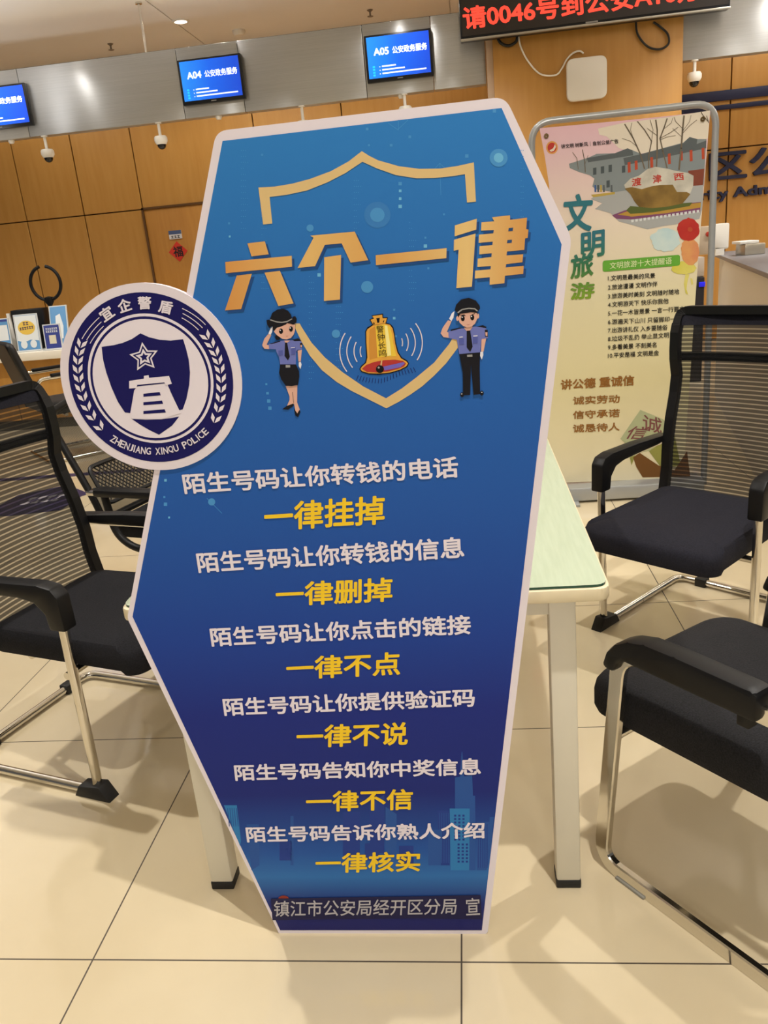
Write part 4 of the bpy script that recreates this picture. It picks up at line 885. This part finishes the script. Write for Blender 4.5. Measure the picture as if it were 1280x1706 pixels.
def leaf1(mb, P, w, h):
    mb.poly([P.w((w * x, h * y), 0.002) for x, y in ((0.05, 0.30), (0.3, 0.24), (0.6, 0.3), (0.95, 0.26), (0.95, 0.96), (0.05, 0.96))], LW_)
    mb.poly([P.w((w * (0.5 + 0.36 * math.cos(a * 0.26)), h * (0.63 + 0.19 * math.sin(a * 0.26))), 0.003) for a in range(24)], LYE)
    dashes(mb, P, (w * 0.36, h * 0.70), (w * 0.62, h * 0.70), h * 0.08, 2, NAVYP, 0.004)
    dashes(mb, P, (w * 0.2, h * 0.57), (w * 0.8, h * 0.60), h * 0.07, 6, NAVYP, 0.004)
    for x in (0.3, 0.7): mb.poly([P.w((w * (x + 0.14 * math.cos(a * 0.4)), h * (0.18 + 0.11 * math.sin(a * 0.4))), 0.0035) for a in range(16)], LW_)
def leaf2(mb, P, w, h):
    dashes(mb, P, (w * 0.15, h * 0.78), (w * 0.85, h * 0.78), h * 0.07, 6, LW_, 0.002); dashes(mb, P, (w * 0.15, h * 0.67), (w * 0.85, h * 0.67), h * 0.07, 6, LW_, 0.002)
    mb.poly([P.w((w * x, h * y), 0.002) for x, y in ((0.3, 0.22), (0.7, 0.22), (0.7, 0.56), (0.3, 0.56))], mat('leaflet_cream', '#d8d0b8', 0.5))
def leaf3(mb, P, w, h):
    mb.poly([P.w((w * x, h * y), 0.002) for x, y in ((0.06, 0.9), (0.94, 0.9), (0.94, 0.96), (0.06, 0.96))], LN_)
    mb.poly([P.w((w * x, h * y), 0.002) for x, y in ((0.1, 0.35), (0.9, 0.35), (0.9, 0.8), (0.1, 0.8))], LW_)
stand(30, 70, 523, 582, CY + 0.10, 'white leaflet with a yellow patch standing on the counter beside the purple stand', 'leaflet_stand', LB_, 0.12, leaf1)
stand(76, 105, 540, 580, CY + 0.06, 'small purple leaflet stand on the counter next to the round emblem', 'leaflet_stand', LN_, 0.12, leaf2)
stand(-12, 20, 531, 575, CY + 0.14, 'light blue leaflet stand on the counter at the left photo edge', 'leaflet_stand', LB_, 0.1, leaf3)
def leaf4(mb, P, w, h): mb.poly([P.w((w * x, h * y), 0.002) for x, y in ((0.3, 0.2), (0.7, 0.2), (0.75, 0.5), (0.6, 0.8), (0.35, 0.75))], LW_)
stand(83, 113, 508, 560, CY + 0.26, 'blue picture leaflet stand leaning behind the purple stand on the counter', 'leaflet_stand', LB_, 0.25, leaf4)
a = atY(26, 575, CY + 0.3); b = atY(80, 512, CY + 0.3)
mb = MB(); mb.box((a.x + 0.03, CY + 0.28, zt), (b.x - 0.06, CY + 0.42, b.z), BLACKP, bev=0.008); tag(mb.build('leaflet_rack'), 'black upright leaflet rack behind the white and yellow leaflet on the counter', 'rack')
a = atY(20, 572, CY + 0.3); mb = MB(); hh = atY(16, 522, CY + 0.3).z - zt
mb.lathe([(0, 0), (0.028, 0), (0.028, hh * 0.75), (0.02, hh * 0.85), (0.02, hh), (0, hh)], (a.x + 0.03, CY + 0.30, zt), WHITEP, 16); tag(mb.build('white_bottle'), 'slim white bottle standing on the counter between two leaflets', 'bottle')
# ring on a stand
yy = CY + 0.62; c = atY(76, 472, yy); rr = (atY(101, 472, yy).x - atY(51, 472, yy).x) / 2
t = thing('ring_stand', 'black open ring on a short stand on the counter', 'stand', (c.x, yy, zt))
mb = MB(); mb.tube([(c.x + rr * math.cos(math.radians(a)), yy, c.z + rr * 1.05 * math.sin(math.radians(a))) for a in range(102, 441, 6)], 0.016, BLACKP, seg=10); mb.build('ring', t)
mb = MB(); mb.lathe([(0, 0), (0.05, 0), (0.05, 0.012), (0.02, 0.03), (0.02, c.z - rr - zt - 0.06), (0.045, c.z - rr - zt - 0.02), (0.04, c.z - rr - zt + 0.02), (0, c.z - rr - zt + 0.03)], (c.x, yy, zt), BLACKP, 20); mb.build('stem', t)

# ================================================================== FLOOR DECALS
FZ = Plane((0, 0, 0.0008), (1, 0, 0), (0, 1, 0)); FZ.n = Vector((0, 0, 1))
VIO = mat('decal_navy', '#2c2a58', 0.35)
mb = MB(); mb.prism([FZ.w(FZ.px(*p)) for p in ((112.5, 808), (151, 823), (137, 826), (101, 850), (12, 860), (-8, 859), (-8, 846), (30, 825))], (0, 0, 0.0006), VIO)
A_, B_ = FZ.px(30, 842), FZ.px(96, 834); dashes(mb, FZ, A_, B_, 0.16, 4, mat('decal_white', '#c8c4d0', 0.4), 0.001); tag(mb.build('floor_sticker'), 'navy arrow-shaped floor sticker behind the left chair', 'floor sticker')
mb = MB(); mb.prism([FZ.w(FZ.px(*p)) for p in ((-10, 798), (240, 780.5), (240, 785), (-10, 803))], (0, 0, 0.0006), VIO); tag(mb.build('floor_line'), 'thin navy line stuck across the floor behind the arrow sticker', 'floor line')

# ================================================================== POSTER IN A STEEL STAND
PY = 4.25
PP = Plane((0, PY, 0), (1, 0, 0), (0, 0, 1))
t = thing('poster_stand', 'tall poster banner in a grey tube stand behind the right mesh chair', 'poster stand', (0.77, PY, 0))
GREY = mat('grey_tube', '#a6a8a8', 0.35, 0.4)
fx0, fx1, fz = 0.353, 1.197, 1.868
mb = MB(); mb.tube(fillet([(fx0, PY + 0.02, 0.03), (fx0, PY + 0.02, fz), (fx1, PY + 0.02, fz), (fx1, PY + 0.02, 0.03)], 0.10, 8), 0.016, GREY, seg=12); mb.tube([(fx0, PY + 0.02, 0.06), (fx1, PY + 0.02, 0.06)], 0.014, GREY); mb.build('tube_frame', t)
mb = MB(); mb.box((0.40, PY - 0.10, 0.012), (1.17, PY + 0.06, 0.085), mat('alu_base', '#a9abab', 0.4, 0.5), bev=0.008)
for x in (0.48, 1.08): mb.box((x, PY - 0.16, 0.0), (x + 0.05, PY + 0.2, 0.014), GREY, bev=0.003)
mb.build('base', t)
K6 = (3.122, 870, 150); KP = (4.2667, 900, 170); K7 = (3.791, 870, 400)
bx0, bx1, bz0, bz1 = 0.405, 1.155, 0.10, 1.826
PAP = gradient('banner_cream', [(0.0, '#d9d0b2'), (0.3, '#d3c99c'), (0.55, '#d9d0aa'), (0.75, '#dfd0bc'), (0.95, '#ddb9c0'), (1.0, '#dcb2bc')], rough=0.5)
bo = [PP.w(PP.px(*p), 0.008) for p in ((899, 214), (960, 208.5), (1040, 201), (1110, 194), (1183, 185.5), (1177, 255), (1171, 330), (1163, 430), (1157, 515), (1150, 620), (1143, 720), (1139, 796), (1040, 799.5), (945, 803), (908, 804), (908, 700), (913, 600), (917, 500), (918, 400), (915, 310), (908, 262))]
mb = MB(); mb.prism(bo, (0, 0.004, 0), PAP); ban = mb.build('banner', t)
mb = MB()
for x, z in (PP.px(910, 227), PP.px(1170, 199)):
    mb.lathe([(0.004, 0), (0.011, 0), (0.011, 0.004), (0.004, 0.004), (0.004, 0)], (x, PY - 0.012, z), mat('eyelet_brass', '#7a6440', 0.3, 0.9), 14, Matrix.Rotation(math.pi / 2, 3, 'X'), caps=False)
mb.build('eyelets', ban)
l0 = 0.0086
def PA(mb, pts, m_, dl, K): art(mb, PP, pts, m_, l0 + dl * 0.4, K)
CRM = mat('art_sky', '#ddd2c0', 0.5); GRY = mat('art_wall_grey', '#80888a', 0.5); GRD = mat('art_roof', '#585e60', 0.5); PAV = mat('art_paving', '#a3a4a2', 0.5); BRK = mat('art_brick', '#7c4232', 0.5); LANT = mat('art_lantern', '#b04a30', 0.5)
RKL = noise_mix('art_rock_light', '#aaa598', '#cfcabb', ns=14, rough=0.6); RKD = noise_mix('art_rock_brown', '#6a5228', '#94763c', ns=10, rough=0.6); GRS = mat('art_grass', '#566030', 0.6); FLW = mat('art_flowers', '#b08a3c', 0.6); FLP = mat('art_flowers_purple', '#7a4868', 0.6); TRK = mat('art_trunk', '#6e6252', 0.6)
mb = MB()
PA(mb, [(410, 190), (590, 150), (900, 110), (1205, 62), (1190, 260), (1100, 300), (700, 370), (560, 330), (470, 245), (420, 235)], CRM, 0.0005, KP)
PA(mb, [(205, 440), (330, 400), (345, 395), (400, 370), (530, 365), (620, 330), (720, 370), (1015, 290), (1060, 250), (1115, 265), (1180, 265), (1160, 600), (600, 640), (520, 640), (390, 620), (370, 600), (385, 545), (350, 520), (280, 500), (210, 470)], GRY, 0.001, KP)
PA(mb, [(330, 400), (530, 365), (620, 330), (655, 345), (660, 380), (500, 405), (340, 430)], GRD, 0.0015, KP)
PA(mb, [(590, 400), (720, 370), (1015, 295), (1060, 250), (1115, 265), (1110, 300), (1180, 275), (1178, 330), (760, 420), (600, 450)], GRD, 0.0015, KP)
PA(mb, [(1050, 490), (1165, 475), (1155, 590), (1060, 600)], BRK, 0.002, KP)
for x, y, h_ in ((620, 430, 70), (670, 420, 60), (780, 395, 70), (905, 370, 70), (990, 355, 60), (1060, 345, 75), (1145, 330, 75)): PA(mb, [(x, y), (x + 20, y - 4), (x + 22, y + h_), (x + 2, y + h_ + 4)], LANT, 0.002, KP)
for x, y in ((375, 470), (430, 460), (485, 450), (580, 455), (470, 560)): PA(mb, [(x, y), (x + 24, y - 4), (x + 24, y + 46), (x, y + 50)], mat('art_window', '#4a5254', 0.5), 0.002, KP)
PA(mb, [(360, 690), (400, 655), (540, 640), (600, 630), (1158, 585), (1150, 760), (1130, 830), (960, 870), (880, 880), (760, 905), (640, 870), (560, 850), (500, 790), (390, 760), (440, 720)], PAV, 0.0012, KP)
PA(mb, [(360, 660), (530, 640), (530, 655), (380, 678)], mat('art_kerb', '#b39a4a', 0.5), 0.002, KP)
for i, x in enumerate((385, 405, 425, 445, 500)): PA(mb, [(x, 590), (x + 12, 590), (x + 14, 640), (x, 640)], (mat('art_blue', '#3a5a90'), mat('art_window', '#4a5254'), mat('art_kerb', '#b39a4a'), GRD, GRD)[i], 0.0025, KP)
PA(mb, [(510, 805), (600, 770), (1140, 710), (1135, 780), (900, 810), (640, 835), (540, 830)], FLP, 0.002, KP); PA(mb, [(550, 800), (640, 770), (1140, 715), (1138, 750), (900, 790), (650, 815)], FLW, 0.0025, KP)
for i in range(17): x = 645 + i * 29; y = 838 - i * 4.3; PA(mb, [(x, y), (x + 20, y - 3), (x + 18, y + 16), (x + 2, y + 18)], mat('art_pale', '#cfd2d0'), 0.003, KP)
PA(mb, [(610, 770), (640, 740), (700, 745), (1000, 720), (1080, 715), (1060, 740), (800, 785), (640, 795)], GRS, 0.003, KP)
PA(mb, [(596, 590), (640, 545), (700, 525), (760, 478), (820, 462), (900, 475), (960, 490), (1050, 505), (1088, 525), (1085, 600), (1060, 660), (1010, 720), (900, 745), (790, 755), (700, 745), (670, 710), (640, 650), (605, 620)], RKL, 0.0035, KP)
PA(mb, [(600, 615), (650, 605), (720, 620), (790, 600), (850, 590), (940, 588), (970, 640), (1040, 640), (1065, 655), (1010, 722), (900, 745), (790, 755), (700, 745), (670, 710), (640, 655)], RKD, 0.004, KP)
for pts, w_ in (([(740, 475), (710, 370), (660, 260), (600, 160)], 9), ([(770, 470), (770, 380), (790, 280), (740, 200), (690, 140)], 8), ([(825, 460), (830, 330), (830, 200), (820, 130)], 10), ([(900, 470), (870, 350), (850, 260), (880, 180), (900, 120)], 9), ([(985, 480), (1000, 330), (1010, 200), (1020, 100)], 12), ([(850, 260), (930, 215), (980, 180)], 4), ([(790, 280), (800, 200), (780, 130)], 4), ([(830, 240), (760, 190)], 4), ([(1005, 230), (1060, 170), (1110, 130)], 4), ([(1010, 190), (960, 140), (950, 110)], 4), ([(660, 260), (640, 200), (650, 150)], 4), ([(1190, 140), (1150, 90), (1140, 70)], 6), ([(1196, 150), (1180, 100)], 5), ([(690, 320), (640, 280), (580, 260)], 3), ([(850, 270), (900, 250), (960, 240)], 3), ([(870, 200), (930, 150), (940, 115)], 3), ([(320, 500), (315, 420), (300, 340)], 5), ([(270, 480), (260, 400), (230, 360)], 4), ([(318, 440), (340, 380)], 3), ([(1010, 210), (1060, 140), (1070, 95)], 3), ([(1005, 250), (940, 190)], 3)):
    line(mb, PP, pts, w_, TRK, l0 + 0.00180, KP)
pic = mb.build('village_picture', ban)
mb = MB(); RDI = mat('art_red_ink', '#b8382c', 0.5)
for ch, (a, b, c) in zip('渡津西', (((650, 603), (718, 592), (648, 545)), ((800, 582), (862, 572), (796, 522)), ((950, 560), (1022, 555), (945, 510)))):
    f_ = lambda p: (p[0] / KP[0] + KP[1], p[1] / KP[0] + KP[2]); text(mb, PP, ch, f_(a), f_(b), f_(c), RDI, 0.02, l0 + 0.00200)
mb.build('rock_lettering', pic)
# watercolour patches
mb = MB(); WB = noise_mix('art_wash_blue', '#a9c8ce', '#cdd9d2', ns=8, rough=0.6); WR = noise_mix('art_wash_red', '#a82a28', '#b83a2c', ns=10, rough=0.6); WO = noise_mix('art_wash_orange', '#c8785a', '#d8a060', ns=9, rough=0.6); WYl = noise_mix('art_wash_yellow', '#c6bc3a', '#d6cc70', ns=8, rough=0.6)
def blob(cx, cy, rx, ry, m_, dl, K, jag=0.12, n=36): PA(mb, [(cx + rx * (1 + random.uniform(-jag, jag)) * math.cos(2 * math.pi * i / n), cy + ry * (1 + random.uniform(-jag, jag)) * math.sin(2 * math.pi * i / n)) for i in range(n)], m_, dl, K)
blob(890, 980, 105, 80, WB, 0.0028, KP, 0.1); blob(1060, 1035, 62, 62, WO, 0.0034, KP, 0.08)
K2 = (6.32, 1080, 330)
blob(440, 570, 95, 135, WO, 0.0036, K2, 0.05); blob(372, 735, 135, 68, WYl, 0.0032, K2, 0.08); PA(mb, [(390, 800), (430, 800), (410, 880), (400, 960), (418, 1015), (390, 1000), (372, 900)], WYl, 0.0033, K2); PA(mb, [(440, 840), (462, 850), (470, 900), (455, 915)], WYl, 0.0033, K2)
blob(420, 330, 118, 118, WR, 0.004, K2, 0.06); blob(437, 330, 26, 24, LANT, 0.0045, K2, 0.1)
mb.build('watercolour_patches', ban)
mb = MB(); fm_ = lambda p: (p[0] / KP[0] + KP[1], p[1] / KP[0] + KP[2])
art(mb, PP, circ(84, 325, 42, 46), mat('art_badge_gold', '#d69a54', 0.5), l0 + 0.00040, KP); art(mb, PP, circ(84, 325, 32, 35), RDI, l0 + 0.00060, KP); art(mb, PP, [(66, 345), (92, 330), (105, 300), (112, 320), (98, 348), (76, 355)], CRM, l0 + 0.00080, KP)
text(mb, PP, '讲文明 树新风│自创公益广告', fm_((150, 335)), fm_((556, 296)), fm_((146, 302)), INK, 0.015, l0 + 0.00260)
mb.build('header_lettering', ban)
TEAL = gradient('ink_teal', [(0.0, '#7a9c1c'), (0.3, '#2c6e3c'), (0.6, '#1f6a78'), (1.0, '#1c6c78')], rough=0.5)
mb = MB(); f2 = lambda p: (p[0] / 3.122 + 870, p[1] / 3.122 + 150)
for ch, a, b, c in (('文', (205, 745), (360, 735), (215, 545)), ('明', (305, 880), (428, 862), (305, 742)), ('旅', (250, 985), (370, 965), (250, 860)), ('游', (250, 1092), (376, 1082), (250, 1005))): text(mb, PP, ch, f2(a), f2(b), f2(c), TEAL, 0.03, l0 + 0.00260)
mb.build('brush_lettering', ban)
mb = MB(); f7 = lambda p: (p[0] / 3.791 + 870, p[1] / 3.791 + 400)
gp = fillet_closed([PP.w(PP.px(*f7(p)), l0 + 0.00200) for p in ((508, 200), (995, 160), (995, 92), (508, 130))], 0.012); mb.poly(gp, mat('green_label', '#5ca02c', 0.5))
text(mb, PP, '文明旅游十大提醒语', f7((552, 183)), f7((942, 150)), f7((552, 140)), mat('label_cream', '#d8e2b0', 0.5), 0.004, l0 + 0.00248); mb.build('green_label', ban)
TIPS = [('1.文明是最美的风景', (541, 257), 838, 240), ('2.旅途漫漫 文明作伴', (541, 315), 853, 293), ('3.旅游美时美刻 文明随时随地', (541, 371), 990, 341), ('4.文明游天下 快乐你我他', (541, 424), 922, 400), ('5.一花一木皆是景 一言一行要文明', (541, 479), 1057, 447),
        ('6.游遍天下山川 只留脚印一串', (541, 533), 1000, 512), ('7.出游讲礼仪 入乡要随俗', (541, 586), 915, 567), ('8.垃圾不乱扔 举止显文明', (541, 640), 925, 615), ('9.多看美景 不刻美名', (541, 693), 847, 676), ('10.平安是福 文明是金', (541, 745), 862, 727)]
mb = MB()
for s, BL, xr_, yr_ in TIPS: text(mb, PP, s, f7(BL), f7((xr_, yr_)), f7((BL[0], BL[1] - 34)), INK, 0.012, l0 + 0.00248)
mb.build('tip_lines', ban)
mb = MB(); BRN = mat('ink_brown', '#8a5a1c', 0.5)
text(mb, PP, '讲公德 重诚信', f7((243, 945)), f7((706, 915)), f7((243, 880)), BRN, 0.03, l0 + 0.00200)
for s, y in (('诚实劳动', 1038), ('信守承诺', 1128), ('诚恳待人', 1214)): text(mb, PP, s, f7((320, y)), f7((615, y - 13)), f7((320, y - 52)), BRN, 0.022, l0 + 0.00200)
mb.build('motto_lines', ban)
mb = MB(); PA(mb, [(620, 1252), (745, 1070), (890, 1130), (960, 1220), (800, 1330), (720, 1340)], mat('art_seal_face', '#a8ae88', 0.6), 0.002, K7); PA(mb, [(800, 1330), (960, 1220), (1000, 1420), (880, 1440)], mat('art_seal_side', '#8c8c48', 0.6), 0.0025, K7)
PA(mb, [(620, 1252), (720, 1340), (690, 1420), (660, 1290)], mat('art_seal_side', '#8c8c48', 0.6), 0.0015, K7); PA(mb, [(700, 1370), (740, 1340), (860, 1420), (960, 1450), (1040, 1330), (1060, 1490), (760, 1495), (720, 1430)], mat('art_seal_brown', '#6e4a24', 0.6), 0.003, K7)
text(mb, PP, '诚', f7((760, 1195)), f7((880, 1225)), f7((760, 1095)), mat('art_seal_ink', '#7a4a48', 0.6), 0.01, l0 + 0.00160); text(mb, PP, '信', f7((640, 1250)), f7((760, 1260)), f7((690, 1170)), mat('art_seal_ink', '#7a4a48', 0.6), 0.01, l0 + 0.00160); mb.build('seal_picture', ban)

# ================================================================== COUNTER AT RIGHT
A = Vector((1.90, 6.75, 0)); B = Vector((1.30, 3.55, 0)); d = (B - A).normalized(); n = Vector((-d.y, d.x, 0)); 
if n.x < 0: n = -n
Mk = Matrix(((n.x, d.x, 0, A.x), (n.y, d.y, 0, A.y), (0, 0, 1, 0), (0, 0, 0, 1))); Lk = (B - A).length
t = thing('reception_counter', 'white counter with grey top behind the poster stand at the right edge', 'counter', mtx=Mk)
CW = mat('counter_cream', '#d8d2c4', 0.45)
mb = MB(); mb.box((0.05, 0.03, 0.0), (0.52, Lk - 0.03, 1.075), CW, mtx=Mk); mb.build('body', t)
mb = MB(); mb.box((0, 0, 1.075), (0.56, Lk, 1.10), mat('counter_grey', '#75757a', 0.4), bev=0.004, mtx=Mk); mb.build('worktop', t)
# things on it
a = atY(1165, 420, 6.6); b = atY(1184, 376, 6.6); 
t = thing('ticket_machine', 'small beige machine with a red button at the far end of the right counter', 'machine', (a.x + 0.1, 6.6, 1.1))
m0 = atY(1184, 376, 6.6)
mb = MB(); mb.box((m0.x - 0.12, 6.5, 1.10), (m0.x + 0.03, 6.62, m0.z), mat('beige_case', '#b8a894', 0.45), bev=0.006); mb.build('case', t)
c = atY(1180, 390, 6.5); mb = MB(); mb.lathe([(0, 0), (0.018, 0), (0.015, 0.012), (0, 0.014)], (c.x, 6.5, c.z), mat('button_red', '#a83020', 0.4), 16, Matrix.Rotation(math.pi / 2, 3, 'X')); mb.build('button', t)
a = atY(1186, 410, 6.2); b = atY(1216, 371, 6.2)
t = thing('monitor', 'white rounded monitor back standing on the right counter beside the poster pole', 'monitor', ((a.x + b.x) / 2, 6.2, 1.1))
mb = MB(); mb.prism(fillet_closed([(a.x, 6.2, 1.14), (b.x, 6.2, 1.14), (b.x, 6.2, b.z), (a.x, 6.2, b.z)], 0.015), (0, 0.03, 0), WHITEP, bev=0.004); mb.build('casing', t)
mb = MB(); mb.box(((a.x + b.x) / 2 - 0.03, 6.2, 1.10), ((a.x + b.x) / 2 + 0.03, 6.26, 1.15), WHITEP); mb.build('foot', t)
a = atY(1238, 410, 5.9); b = atY(1272, 405, 5.9)
mb = MB(); mb.box((a.x, 5.85, 1.10), (b.x, 6.05, 1.17), mat('file_metal', '#b8b0a0', 0.3, 0.5), bev=0.006); mb.box((a.x - 0.03, 5.86, 1.172), (b.x - 0.04, 6.04, 1.19), WHITEP, bev=0.003); tag(mb.build('file_tray'), 'pale metal file tray lying on the right counter near the photo edge', 'tray')

a = atY(1150, 500, 7.3); b = atY(1176, 461, 7.3)
t = thing('dark_kiosk', 'dark kiosk with a small blue light seen between the poster edge and the pole', 'kiosk', ((a.x + b.x) / 2, 7.4, 0))
mb = MB(); mb.box((a.x - 0.25, 7.32, 0), (b.x, 7.6, b.z), mat('kiosk_black', '#15131a', 0.4), bev=0.01); mb.build('cabinet', t)
c = atY(1171, 474, 7.3); mb = MB(); mb.box((c.x - 0.025, 7.312, c.z - 0.02), (c.x + 0.025, 7.33, c.z + 0.02), mat('blue_light', '#1c1cd8', 0.4, emit=0.35), bev=0.004); mb.build('indicator_light', t)
mb = MB(); mb.box((a.x - 0.25, 7.34, b.z), (b.x, 7.58, atY(1170, 428, 7.34).z), mat('kiosk_grey', '#a89c90', 0.5), bev=0.01); mb.build('upper_cabinet', t)
